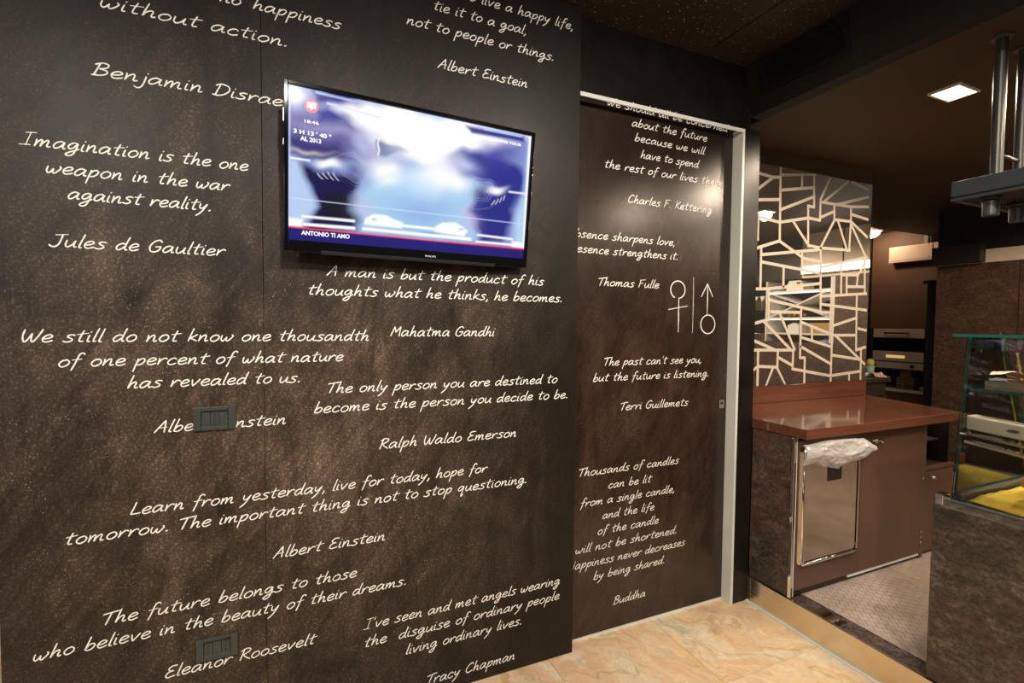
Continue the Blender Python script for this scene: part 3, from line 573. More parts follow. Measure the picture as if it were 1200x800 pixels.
# bark wall of the back bar with a niche
def yz_wall(mb, x0, x1, y0, y1, z0, z1): mb.box(x0, x1, y0, y1, z0, z1)
BX = 5.5
mb = MB()
mb.box(BX, BX+0.10, 0.73, 2.60, PZ, 2.035)
mb.box(BX, BX+0.10, -3.28, 0.73, PZ, 1.262)
mb.box(BX, BX+0.10, -3.28, -1.55, 1.262, 2.035)
bw = struct(mb, 'wall_bar', 'bark_wall', label='bark patterned brown wall behind the bar')
mb = MB(); mb.box(BX-0.004, BX+0.0, 2.02, 2.024, PZ, 2.035); mb.build('panel_joint', 'cab_dark', bw)
mb = MB(); mb.box(BX, BX+0.10, 0.33, 2.60, 2.035, 2.150); mb.box(BX, BX+0.10, 0.33, 1.30, 2.150, 2.552); struct(mb, 'wall_bar_frieze', 'cream', label='plain pale frieze above the bark wall')
mb = MB(); mb.box(BX, BX+0.10, -3.28, 0.328, 2.035, 2.552); mb.box(BX, BX+0.10, 1.302, 2.60, 2.152, 2.552); struct(mb, 'wall_bar_top', 'cab_dark', label='dark upper wall panels above the back bar')
mb = MB(); mb.box(BX-0.004, BX-0.0005, 0.80, 0.815, 2.180, 2.552); struct(mb, 'trim_7', 'cab_dark', label='dark vertical joint in the pale frieze')
mb = MB(); mb.box(BX-0.10, BX-0.001, 2.25, 2.60, 2.04, 2.20); struct(mb, 'frieze_shade_box', 'cab_dark', label='box at the left end of the frieze, its shadow put in as black')  # coloured black to give the shaded end of the frieze
# cove strip light
cv = thing('strip_light', 'long white lit strip light above the back bar shelves', 'light', (BX, 0.8, 2.10))
mb = MB(); mb.box(BX-0.05, BX-0.001, 0.34, 1.25, 2.075, 2.085); mb.box(BX-0.05, BX-0.001, 0.34, 1.25, 2.168, 2.178); mb.build('housing', 'white_paint', cv)
mb = MB(); mb.box(BX-0.045, BX-0.001, 0.35, 1.24, 2.085, 2.168); mb.build('diffuser', 'cove_on', cv)
area('strip_light_glow', (BX-0.07, 0.8, 2.12), (3.2, 0.8, 1.2), 3.5, 0.85, 0.08, (1.0, 0.93, 0.82))

# ------------------------------------------------------------------ television
Mt = (Matrix.Rotation(R(3.5), 3, 'Z') @ Matrix.Rotation(R(6.8), 3, 'X') @ Matrix.Rotation(R(0.2), 3, 'Y'))
tv = thing('television', 'black flat screen television tilted forward on the chalkboard wall', 'television', (0.382, 1.700, 1.941), rot=Mt.to_euler(), local=True)
W2, H2 = 0.44, 0.2588
BZ = -H2+0.036; TZ = H2-0.013; LX = W2-0.0125
mb = MB()
mb.box(-W2, -LX, 0, 0.022, -H2, H2); mb.box(LX, W2, 0, 0.022, -H2, H2); mb.box(-LX, LX, 0, 0.022, TZ, H2)
mb.build('bezel', 'black_gloss', tv, bevel=0.0015)
mb = MB(); mb.box(-LX, LX, -0.001, 0.022, -H2, BZ); chin = lab(mb.build('bottom_bezel', 'black_gloss', tv, bevel=0.002), 'glossy black bottom bezel with maker name')
mb = MB(); mb.box(-LX, LX, 0.008, 0.022, BZ, TZ); mb.build('panel', 'black_matte', tv)
mb = MB(); mb.box(-W2+0.012, W2-0.012, 0.022, 0.042, -H2+0.012, H2-0.012); mb.build('back_cover', 'black_matte', tv, bevel=0.006)
mb = MB(); mb.box(-0.12, 0.12, 0.042, 0.062, -0.10, 0.10); mb.build('wall_bracket', 'steel_dark', tv, bevel=0.002)
mb = MB(); mb.box(-0.33, 0.30, -0.0035, 0.004, -H2-0.004, -H2+0.008); mb.build('speaker_strip', 'black_matte', tv, bevel=0.001)
for sx, zz, hh in ((-1, 0.155, 0.020), (-1, 0.075, 0.010), (1, 0.13, 0.005), (1, 0.10, 0.008), (1, 0.03, 0.009)):
    mb = MB(); mb.box(sx*W2-0.003, sx*W2+0.003, 0.004, 0.018, zz-hh, zz+hh); mb.build('side_button', 'side_button', tv, bevel=0.0015)
# picture on the screen: blurred blue and white video, as colours on a fine grid
NU, NV = 280, 158
U, V_ = np.meshgrid(np.linspace(0, 1, NU+1), np.linspace(0, 1, NV+1), indexing='ij')
TLc, TRc, BRc, BLc = (62, 52), (1013, 262), (978, 750), (52, 672)
# perspective map from the unit square to the measured corners
def homog():
    A = []; B = []
    for (u, v), (x, y) in zip(((0, 0), (1, 0), (1, 1), (0, 1)), (TLc, TRc, BRc, BLc)):
        A.append([u, v, 1, 0, 0, 0, -u*x, -v*x]); B.append(x); A.append([0, 0, 0, u, v, 1, -u*y, -v*y]); B.append(y)
    return np.append(np.linalg.solve(np.array(A, float), np.array(B, float)), 1).reshape(3, 3)
Hm = homog(); den = Hm[2, 0]*U+Hm[2, 1]*V_+1
X0 = (Hm[0, 0]*U+Hm[0, 1]*V_+Hm[0, 2])/den; Y0 = (Hm[1, 0]*U+Hm[1, 1]*V_+Hm[1, 2])/den
X = X0+9*np.sin(Y0/31+X0/90)+4*np.sin(Y0/11+1.3); Y = Y0+7*np.sin(X0/37+0.6)+3*np.sin(X0/13+Y0/40)
def c_(r, g, b): return np.array([(v/255)**2.2 for v in (r, g, b)])
img = np.zeros(U.shape+(3,)); img[:] = c_(150, 165, 215)
def over(mask, col):
    global img
    m_ = np.clip(mask, 0, 1)[..., None]; img = img*(1-m_)+np.array(col)*m_
def gs(cx, cy, sx, sy, a=0.0, p=2.0):
    ca, sa = math.cos(R(a)), math.sin(R(a)); dx = X-cx; dy = Y-cy
    return np.exp(-(np.abs((dx*ca+dy*sa)/sx)**p+np.abs((-dx*sa+dy*ca)/sy)**p))
def poly(pts, soft=10):
    m_ = np.ones_like(X)*1e9
    n = len(pts)
    inside = np.zeros_like(X, dtype=bool)
    for i in range(n):
        x1, y1 = pts[i]; x2, y2 = pts[(i+1) % n]
        L2 = (x2-x1)**2+(y2-y1)**2; t_ = np.clip(((X-x1)*(x2-x1)+(Y-y1)*(y2-y1))/L2, 0, 1)
        m_ = np.minimum(m_, np.hypot(X-x1-t_*(x2-x1), Y-y1-t_*(y2-y1)))
        cnd = ((y1 > Y) != (y2 > Y)); xi = (x2-x1)*(Y-y1)/((y2-y1) if y2 != y1 else 1e-9)+x1
        inside ^= cnd & (X < xi)
    sd = np.where(inside, m_, -m_)
    return np.clip(0.5+sd/(2*soft), 0, 1)
def seg(x1, y1, x2, y2, wd, soft=3): 
    L2 = (x2-x1)**2+(y2-y1)**2; t_ = np.clip(((X-x1)*(x2-x1)+(Y-y1)*(y2-y1))/L2, 0, 1)
    d = np.hypot(X-x1-t_*(x2-x1), Y-y1-t_*(y2-y1)); return np.clip(0.5+(wd-d)/(2*soft), 0, 1)
WH = c_(255, 255, 255)*1.0; NAVY = c_(22, 12, 88); BLUE = c_(60, 64, 165); CY = c_(176, 212, 238); LAV = c_(165, 170, 215)
over(poly([(60, 50), (420, 130), (600, 330), (400, 330), (60, 330)], 25), c_(150, 155, 205))
over(poly([(60, 160), (300, 200), (430, 290), (400, 345), (60, 300)], 25), c_(110, 108, 165))
over(gs(230, 235, 170, 25, 10), c_(160, 158, 200))
over(poly([(150, 75), (330, 110), (400, 165), (330, 150), (165, 110)], 8), BLUE*0.8)
over(poly([(180, 150), (330, 170), (340, 205), (190, 195)], 12), c_(75, 82, 160))
over(gs(75, 90, 45, 40), WH)
over(poly([(380, 120), (820, 215), (1010, 270), (900, 300), (700, 340), (560, 345), (330, 215), (250, 150)], 26), WH*1.05)
XW, YW_ = X, Y; X, Y = X0, Y0
over(seg(170, 85, 330, 122, 4), c_(190, 205, 240)); over(seg(215, 128, 420, 185, 4), c_(225, 230, 250))
over(poly([(755, 218), (985, 262), (985, 285), (780, 248)], 7), BLUE*0.8); over(seg(830, 232, 975, 262, 4), c_(190, 215, 245))
X, Y = XW, YW_
over(poly([(340, 180), (600, 330), (420, 345), (330, 260)], 40)*0.6, WH)
over(poly([(60, 255), (250, 300), (330, 360), (200, 355), (60, 330)], 18), c_(70, 66, 130))
over(gs(120, 320, 110, 9, 6), c_(190, 185, 190))
over(gs(360, 290, 45, 45), c_(185, 190, 228))
over(poly([(415, 270), (535, 325), (440, 340), (410, 330)], 8), c_(110, 125, 170)); over(seg(425, 265, 415, 330, 3), WH)
over(poly([(90, 350), (200, 400), (320, 430), (335, 560), (320, 640), (120, 640), (170, 540), (130, 440)], 16), NAVY)
over(poly([(200, 490), (330, 500), (330, 600), (190, 600)], 20), c_(12, 5, 50))
over(poly([(380, 420), (560, 400), (780, 440), (800, 560), (790, 690), (330, 640), (320, 520)], 35), CY)
over(gs(580, 560, 130, 70), c_(160, 190, 230)); over(gs(590, 440, 90, 60), c_(205, 228, 248))
over(poly([(640, 340), (740, 315), (880, 330), (985, 420), (985, 500), (900, 520), (840, 440), (760, 420), (700, 370)], 16), BLUE*0.85)
over(gs(760, 380, 45, 28, 20), c_(175, 185, 225)); over(gs(880, 330, 70, 40, 30)*0.8, c_(80, 80, 170)); over(gs(930, 320, 60, 50)*0.5, c_(100, 90, 170))
over(poly([(800, 480), (980, 480), (940, 560), (900, 680), (800, 680), (780, 560)], 18), BLUE*0.75)
over(gs(600, 330, 120, 40, 10), WH*1.05); over(gs(650, 400, 90, 60, 25)*0.8, WH)
over(gs(220, 368, 50, 17, 8, 3), WH); over(gs(430, 395, 75, 40, 15), WH); over(gs(455, 435, 45, 25), c_(235, 245, 252))
over(gs(700, 440, 60, 34, 25), WH); over(gs(872, 472, 42, 14, 6, 3), WH)
for (cx, cy) in ((312, 400), (815, 480)):
    for rr_, k in ((74, 0.22), (60, 0.28), (46, 0.35), (36, 0.3), (26, 0.35), (14, 0.5)):
        d = np.hypot((X-cx)/1.0, (Y-cy)/0.95); ang = np.arctan2(Y-cy, X-cx)
        over(np.exp(-((d-rr_)/3.0)**2)*k*(0.5+0.5*np.sin(ang*1.0+rr_*0.13+(0 if cx < 500 else 2.5))), c_(205, 210, 240))
    over(gs(cx, cy, 34, 30)*0.55, c_(70, 70, 120))
for i in range(4):
    over(seg(180+i*18, 400+i*3, 190+i*18, 428+i*4, 1.5, 2)*0.8, WH); over(seg(862+i*15, 525-i*3, 872+i*15, 508-i*3, 1.5, 2)*0.8, WH)
over(gs(350, 540, 40, 50)*0.5, c_(210, 195, 230)); over(gs(775, 590, 30, 50)*0.6, c_(210, 190, 225))
X, Y = X0, Y0
over(poly([(52, 340), (95, 350), (130, 450), (170, 540), (120, 600), (52, 610)], 18), c_(190, 210, 240)); over(seg(66, 345, 140, 356, 3.5), WH)
over(poly([(985, 480), (1005, 300), (1000, 720), (940, 700), (945, 590)], 16), c_(190, 215, 242)); over(seg(925, 482, 1000, 492, 3), WH)
over(seg(1008, 262, 978, 745, 5, 4), WH); over(seg(64, 60, 54, 620, 4, 4), c_(210, 215, 250))
over(poly([(352, 612), (356, 590), (390, 572), (440, 576), (468, 592), (506, 606), (500, 628), (440, 622), (400, 618)], 5), WH); over(poly([(630, 642), (634, 622), (660, 606), (712, 606), (742, 622), (760, 640), (745, 660), (690, 652)], 5), WH)
over(gs(392, 592, 12, 5)*0.7, c_(130, 170, 210)); over(gs(735, 632, 12, 5)*0.7, c_(150, 180, 215)); over(gs(425, 640, 60, 4, 7)*0.6, c_(60, 90, 160)); over(gs(610, 648, 40, 4, 6)*0.6, c_(70, 100, 170))
for a in ((110, 580, 312, 599, 5), (115, 612, 312, 628, 6), (350, 630, 770, 672, 6), (450, 612, 640, 632, 5), (800, 655, 935, 672, 4), (795, 682, 940, 695, 4)): over(seg(*a), WH)
over(poly([(52, 585), (110, 592), (105, 625), (52, 620)], 8), WH); over(poly([(935, 680), (985, 690), (982, 712), (935, 705)], 6), WH)
over(seg(60, 505, 985, 612, 1.4, 2), c_(215, 230, 250))
over(poly([(40, 622), (1000, 715), (1000, 790), (30, 720)], 3), c_(44, 38, 128))
over(seg(50, 621, 990, 713, 3.2, 2), c_(235, 20, 75)); over(seg(50, 621, 990, 713, 0.9, 1)*0.7, c_(255, 170, 190))
img = np.clip(img, 0, 1.0)**1.22
mb = MB()
xs = np.linspace(-LX+0.001, LX-0.001, NU+1); zs = np.linspace(TZ-0.001, BZ+0.001, NV+1)
GX, GZ = np.meshgrid(xs, zs, indexing='ij')
verts = np.stack([GX, np.full_like(GX, 0.0072), GZ], -1).reshape(-1, 3)
ii, jj = np.meshgrid(np.arange(NU), np.arange(NV), indexing='ij'); k0 = (ii*(NV+1)+jj).ravel()
faces = np.stack([k0, k0+1, k0+NV+2, k0+NV+1], -1)
me = bpy.data.meshes.new('screen'); me.from_pydata(verts.tolist(), [], faces.tolist())
ca = me.color_attributes.new('picture', 'FLOAT_COLOR', 'POINT')
ca.data.foreach_set('color', np.concatenate([img, np.ones(img.shape[:2]+(1,))], -1).reshape(-1).astype(np.float32))
m = bpy.data.materials.new('lit television picture'); m.use_nodes = True; nt = m.node_tree; b = nt.nodes['Principled BSDF']
at = nt.nodes.new('ShaderNodeVertexColor'); at.layer_name = 'picture'; nt.links.new(at.outputs[0], b.inputs['Emission Color']); b.inputs['Emission Strength'].default_value = 1.05
b.inputs['Base Color'].default_value = (0.01, 0.01, 0.012, 1); b.inputs['Roughness'].default_value = 0.15; b.inputs['Specular IOR Level'].default_value = 0.2; me.materials.append(m)
scr = bpy.data.objects.new('screen', me); COL.objects.link(scr); scr.parent = tv; ORIG[scr] = Vector((0, 0, 0)); lab(scr, 'lit screen showing a blurred blue and white video')
def emat(name, col, s): M[name] = mat(name, (0.02, 0.02, 0.02), 0.3, emit=col, es=s)
emat('screen white', (1, 1, 1), 1.1); emat('screen red', (0.80, 0.03, 0.10), 1.0); emat('screen navy', (0.05, 0.03, 0.18), 1.0)
M['silver_print'] = mat('silver print', (0.6, 0.6, 0.62), 0.4)
def px2local(cx, cy):
    """screen picture coordinates -> local x, z on the television screen"""
    v = np.linalg.solve(Hm, np.array([cx, cy, 1.0])); u, q = v[0]/v[2], v[1]/v[2]
    return -LX+u*2*LX, TZ-q*(TZ-BZ)
def text_part(body, x, z, y, h, m, parent, name, label=None, bold=0.0, wfit=None, align='LEFT'):
    cu = bpy.data.curves.new(name, 'FONT'); cu.body = body; cu.size = 1.0; cu.offset = bold; cu.resolution_u = 3; cu.align_x = align
    to = bpy.data.objects.new(name+'_tmp', cu); COL.objects.link(to)
    dg = bpy.context.evaluated_depsgraph_get(); me = bpy.data.meshes.new_from_object(to.evaluated_get(dg))
    bpy.data.objects.remove(to, do_unlink=True)
    n = len(me.vertices); co = np.zeros(n*3); me.vertices.foreach_get('co', co); co = co.reshape(-1, 3)
    s = h/0.72; sx = s
    if wfit: sx = wfit/(co[:, 0].max()-co[:, 0].min())
    xoff = co[:, 0].min() if align == 'LEFT' else 0
    new = np.stack([x+(co[:, 0]-xoff)*sx, np.full(n, y), z+co[:, 1]*s], -1)
    me.vertices.foreach_set('co', new.ravel()); me.materials.clear(); me.materials.append(M[m]); me.update()
    o = bpy.data.objects.new(name, me); COL.objects.link(o); o.parent = parent; ORIG[o] = Vector((0, 0, 0))
    if label: o['label'] = label
    return o
YS = 0.0064
lx, lz = px2local(152, 140)
mb = MB(); pts = [(lx+0.0205*math.cos(2*math.pi*i/32), lz+0.0205*math.sin(2*math.pi*i/32)) for i in range(32)]; mb.add([(p[0], YS, p[1]) for p in pts], [tuple(range(32))]); lg = lab(mb.build('channel_logo', 'screen red', scr), 'round red channel logo')
mb = MB(); mb.add([(lx-0.013, YS-0.0004, lz+0.010), (lx+0.013, YS-0.0004, lz+0.010), (lx+0.013, YS-0.0004, lz-0.007), (lx-0.013, YS-0.0004, lz-0.007)], [(0, 1, 2, 3)]); mb.add([(lx-0.005, YS-0.0004, lz-0.007), (lx+0.004, YS-0.0004, lz-0.007), (lx, YS-0.0004, lz-0.014)], [(0, 1, 2)])
mb.build('logo_plate', 'screen white', scr)
text_part('RTL', lx-0.0115, lz-0.003, YS-0.0008, 0.010, 'screen red', scr, 'logo_letters', bold=0.02, wfit=0.023)
a = px2local(124, 205); b = px2local(180, 214); text_part('18:46', a[0], a[1], YS, 0.0095, 'screen white', scr, 'clock_text', bold=0.02, wfit=b[0]-a[0])
a = px2local(80, 245); b = px2local(228, 262); text_part('3 H 13 \' 40 "', a[0], a[1], YS, 0.0125, 'screen white', scr, 'caption_text', bold=0.03, wfit=b[0]-a[0])
a = px2local(106, 275); b = px2local(188, 288); text_part('AL 2013', a[0], a[1], YS, 0.0125, 'screen white', scr, 'caption_text', bold=0.03, wfit=b[0]-a[0])
a = px2local(808, 268); b = px2local(972, 302); text_part('STEREON IND TOUR', a[0], a[1], YS, 0.0085, 'screen white', scr, 'caption_text', bold=0.03, wfit=b[0]-a[0])
a = px2local(104, 652); b = px2local(295, 667); text_part('ANTONIO TI AMO', a[0], a[1], YS, 0.0135, 'screen white', scr, 'title_text', bold=0.03, wfit=b[0]-a[0])
text_part('PHILIPS', 0.022, -H2+0.0145, -0.0018, 0.0062, 'silver_print', tv, 'maker_name', bold=0.012, wfit=0.040)

# ------------------------------------------------------------------ wall outlets
def outlet(cx, cz, label, mods):
    t_ = thing('wall_outlet', label, 'outlet', (cx, 1.80, cz), 'dark outlets on the chalkboard wall')
    mb = MB(); w2, h2 = 0.0592, 0.0375
    mb.box(cx-w2, cx-0.038, 1.789, 1.799, cz-h2, cz+h2); mb.box(cx+0.038, cx+w2, 1.789, 1.799, cz-h2, cz+h2)
    mb.box(cx-0.038, cx+0.038, 1.789, 1.799, cz+0.026, cz+h2); mb.box(cx-0.038, cx+0.038, 1.789, 1.799, cz-h2, cz-0.026)
    mb.build('cover_plate', 'outlet', t_, bevel=0.0018)
    mb = MB(); mb.prism([(1.789, cz+0.026), (1.789, cz+0.0235), (1.7955, cz+0.018), (1.7955, cz+0.026)], 0, cx-0.037, cx+0.037); mb.build('upper_lip', 'outlet_dark', t_)
    mb = MB(); mb.prism([(1.7885, cz-0.0235), (1.7885, cz-0.026), (1.7955, cz-0.026), (1.7955, cz-0.018)], 0, cx-0.037, cx+0.037); mb.build('lower_lip', 'outlet', t_)
    for k, kind in enumerate(mods):
        x = cx-0.0365+k*0.0245
        mb = MB(); mb.box(x, x+0.0238, 1.7915, 1.798, cz-0.0205, cz+0.0195); mo = mb.build('socket' if kind == 's' else 'blank_insert', 'outlet', t_, bevel=0.0008)
        if kind == 's':
            for dz in (-0.012, 0, 0.012):
                mb = MB(); mb.tube([(x+0.0119, 1.7913, cz+dz), (x+0.0119, 1.7905, cz+dz)], 0.0028, 10); mb.build('socket_hole', 'outlet_dark', mo)
    return t_
outlet(-0.269, 1.1450, 'upper dark wall outlet with one socket covering the handwriting', 'bsb')
outlet(-0.271, 0.3875, 'lower dark wall outlet with two sockets near the floor', 'sbs')

# ------------------------------------------------------------------ bar cabinet, worktop, mirror
MY = 2.146
cab = thing('bar_cabinet', 'brown bar cabinet with steel waste chute under the red brown worktop', 'cabinet', (2.7, 1.8, PZ+0.004))
Z0 = PZ+0.006
mb = MB(); mb.box(2.162, 2.180, 1.575, 1.797, Z0, 0.922); lab(mb.build('side_panel', 'bark', cab), 'bark patterned side panel')
mb = MB(); mb.box(2.157, 2.172, 1.556, 1.575, Z0, 0.922); lab(mb.build('corner_profile', 'chrome', cab, bevel=0.002), 'bright chrome corner profile')
mb = MB(); mb.box(2.172, 2.186, 1.562, 1.576, Z0, 0.922); lab(mb.build('corner_profile', 'alu', cab, bevel=0.002), 'satin corner profile')
mb = MB(); mb.box(2.58, 3.27, 1.575, 2.13, 0.17, 0.92); mb.box(2.19, 3.27, 1.60, 2.13, 0.15, 0.92); mb.build('carcass', 'cab_dark', cab)
mb = MB(); mb.box(2.188, 2.669, 1.556, 1.574, 0.168, 0.905); d1 = lab(mb.build('door', 'cab', cab, bevel=0.001), 'brown door with polished steel chute')
mb = MB(); mb.box(2.6715, 3.232, 1.556, 1.574, 0.168, 0.905); d2 = mb.build('door', 'cab', cab, bevel=0.001)
mb = MB(); mb.box(3.235, 3.270, 1.560, 1.576, Z0, 0.918); mb.build('end_post', 'cab', cab, bevel=0.001)
mb = MB(); mb.box(2.19, 3.232, 1.568, 1.59, Z0, 0.163); mb.build('plinth', 'cab_dark', cab)
mb = MB(); mb.box(2.60, 3.23, 1.560, 1.568, 0.150, 0.163); lab(mb.build('plinth_strip', 'strip_white', cab), 'bright white strip under the door')
for k in range(2):
    x = 2.752+k*0.050
    mb = MB(); mb.tube([(x, 1.556, 0.862-k*0.006), (x, 1.540, 0.862-k*0.006)], 0.006, 10)
    mb.tube([(x, 1.541, 0.862-k*0.006), (x, 1.536, 0.862-k*0.006), (x, 1.528, 0.862-k*0.006)], [0.007, 0.012, 0.009], 12); mb.build('knob', 'chrome', d2, smooth=True)
for z in (0.60, 0.23, 0.26, 0.29):
    mb = MB(); mb.box(3.228, 3.237, 1.552, 1.557, z-0.006, z+0.006); mb.build('hinge', 'chrome', cab)
# steel chute: rounded raised frame with a dished polished plate
def rrect(x0, x1, z0, z1, r, n=5):
    out = []
    for cx, cz, a in ((x1-r, z1-r, 0), (x0+r, z1-r, 90), (x0+r, z0+r, 180), (x1-r, z0+r, 270)):
        for i in range(n+1): t_ = R(a+90*i/n); out.append((cx+r*math.cos(t_), cz+r*math.sin(t_)))
    return out
lo = [rrect(2.194, 2.640, 0.285, 0.885, 0.03), rrect(2.199, 2.635, 0.290, 0.880, 0.028), rrect(2.212, 2.622, 0.303, 0.867, 0.022), rrect(2.220, 2.614, 0.311, 0.859, 0.018), rrect(2.245, 2.590, 0.345, 0.835, 0.012)]
ys = [1.5555, 1.541, 1.540, 1.5432, 1.5440]
mb = MB(); n = len(lo[0]); vs = [(p[0], y, p[1]) for l_, y in zip(lo, ys) for p in l_]
fs = [(k*n+i, k*n+(i+1) % n, (k+1)*n+(i+1) % n, (k+1)*n+i) for k in range(4) for i in range(n)]+[tuple(4*n+i for i in range(n))]
mb.add(vs, fs); ch = lab(mb.build('waste_chute', 'steel_gloss', d1, smooth=False), 'polished steel waste chute plate')
mb = MB(); mb.box(2.385, 2.490, 1.5405, 1.5445, 0.690, 0.80); lab(mb.build('push_flap', 'cab_dark', d1, bevel=0.003), 'dark square push flap')
mb = MB(); mb.box(2.425, 2.482, 1.5385, 1.5406, 0.765, 0.80); lab(mb.build('flap_window', 'steel_gloss', d1, bevel=0.003), 'polished steel flap window')
mb = MB(); mb.tube([(2.205, 1.540, 0.30), (2.205, 1.540, 0.875)], 0.004, 8); mb.tube([(2.205, 1.538, 0.302), (2.63, 1.538, 0.302)], 0.006, 8); mb.build('rim_bead', 'chrome', d1, smooth=True)
# lower cabinet at the right with open niche
lc = thing('small_cabinet', 'small brown cabinet with open niche right of the bar cabinet', 'cabinet', (3.40, 1.8, PZ+0.004))
mb = MB(); mb.box(3.275, 3.60, 1.60, 2.12, Z0, 0.625); mb.build('carcass', 'cab', lc, bevel=0.001)
mb = MB(); mb.box(3.278, 3.60, 1.575, 1.60, 0.628, 0.645); lab(mb.build('niche_shelf', 'cab', lc, bevel=0.001), 'brown niche shelf edge')
mb = MB(); mb.box(3.278, 3.60, 1.60, 2.10, 0.626, 0.64); mb.build('niche_floor', 'cab_dark', lc)
mb = MB(); mb.box(3.275, 3.60, 2.10, 2.12, 0.64, 0.915); mb.box(3.272, 3.276, 1.60, 2.12, 0.64, 0.915); mb.box(3.582, 3.60, 1.60, 2.10, 0.64, 0.915); mb.build('niche_back', 'cab_dark', lc)
mb = MB(); mb.box(3.281, 3.597, 1.578, 1.599, Z0+0.01, 0.622); ld = mb.build('door', 'cab', lc, bevel=0.001)
mb = MB(); mb.tube([(3.335, 1.578, 0.592), (3.335, 1.556, 0.592)], 0.006, 10); mb.tube([(3.32, 1.552, 0.594), (3.365, 1.552, 0.590)], 0.008, 10); mb.build('handle', 'chrome', ld, smooth=True)
mb = MB(); mb.box(3.32, 3.56, 1.64, 2.0, 0.778, 0.784); lab(mb.build('inner_shelf', 'steel_dark', lc), 'thin grey shelf inside the niche')
# plastic bag hanging over the chute
def lerp_tab(tab, u):
    for (a, va), (b, vb) in zip(tab[:-1], tab[1:]):
        if u <= b: q = (u-a)/(b-a); q = q*q*(3-2*q); return va+(vb-va)*q
    return tab[-1][1]
BOT = [(0, 0.792), (0.18, 0.802), (0.36, 0.768), (0.52, 0.755), (0.70, 0.772), (0.90, 0.782), (1, 0.803)]
TOP = [(0, 0.893), (0.3, 0.905), (0.6, 0.903), (0.88, 0.894), (1, 0.868)]
def bagf(u, v):
    xx = 2.186+u*(0.462+0.028*math.sin(v*math.pi))
    zt = lerp_tab(TOP, u); zb = lerp_tab(BOT, u)
    q = max(0.0, (v-0.18)/0.82); z = zt+(zb-zt)*q if v >= 0.18 else zt-0.010*(1-v/0.18)
    bulge = math.sin(min(1, v)*math.pi*0.92)*(0.030+0.030*u)
    y = 1.545-bulge if v >= 0.0 else 1.545
    n_ = mnoise.ridged_multi_fractal(Vector((xx*7+z*9, z*16-xx*5, 1.3)), 0.9, 2.1, 4, 1.0, 2.0)
    e = min(1, min(u, 1-u)*8)*min(1, v*5)
    return (xx, min(y-(n_-0.9)*0.010*e-0.006*e, 1.5375-0.003*v), z+0.003*mnoise.noise(Vector((xx*40, v*6, 2))))
mb = MB(); mb.grid(bagf, 120, 44)
bag = mb.build('plastic_bag', 'film', smooth=True, origin=(2.43, 1.53, 0.80)); tag(bag, 'crumpled clear white plastic bag hanging over the steel waste chute', 'bag')
# worktop and backsplash
mb = MB(); mb.prism([(2.1605, 1.500), (3.485, 1.500), (3.690, 2.143), (2.185, 2.143), (2.185, 1.898), (2.1605, 1.898)], 2, 0.925, 0.973)
wt = mb.build('worktop', 'worktop', bevel=0.0015, origin=(2.8, 1.8, 0.925)); tag(wt, 'glossy reddish brown wood worktop on the bar cabinet', 'worktop')
mb = MB(); mb.box(2.185, 3.684, MY+0.001, MY+0.16, PZ, 2.551); struct(mb, 'wall_mirror_side', 'paint_brown', label='wall panel carrying the mirror')
mb = MB(); mb.box(2.185, 3.682, MY-0.014, MY, 0.974, 1.081)
bs = mb.build('backsplash', 'worktop', bevel=0.001, origin=(3.1, MY, 0.974)); tag(bs, 'reddish brown wooden upstand between worktop and mirror', 'backsplash')
mb = MB(); mb.box(2.185, 3.682, MY-0.008, MY, 2.459, 2.5525); struct(mb, 'mirror_shade_band', 'paint_dark', label='dark band painted for the shadow between the mirror top and the bar ceiling')  # strip added for the shadow above the mirror, in ceiling paint
mr = thing('wall_mirror', 'tall mirror with beige irregular line pattern above the worktop', 'mirror', (3.1, MY, 1.083))
mb = MB(); mb.box(2.187, 3.680, MY-0.007, MY, 1.083, 2.458); mb.build('mirror_glass', 'mirror', mr)
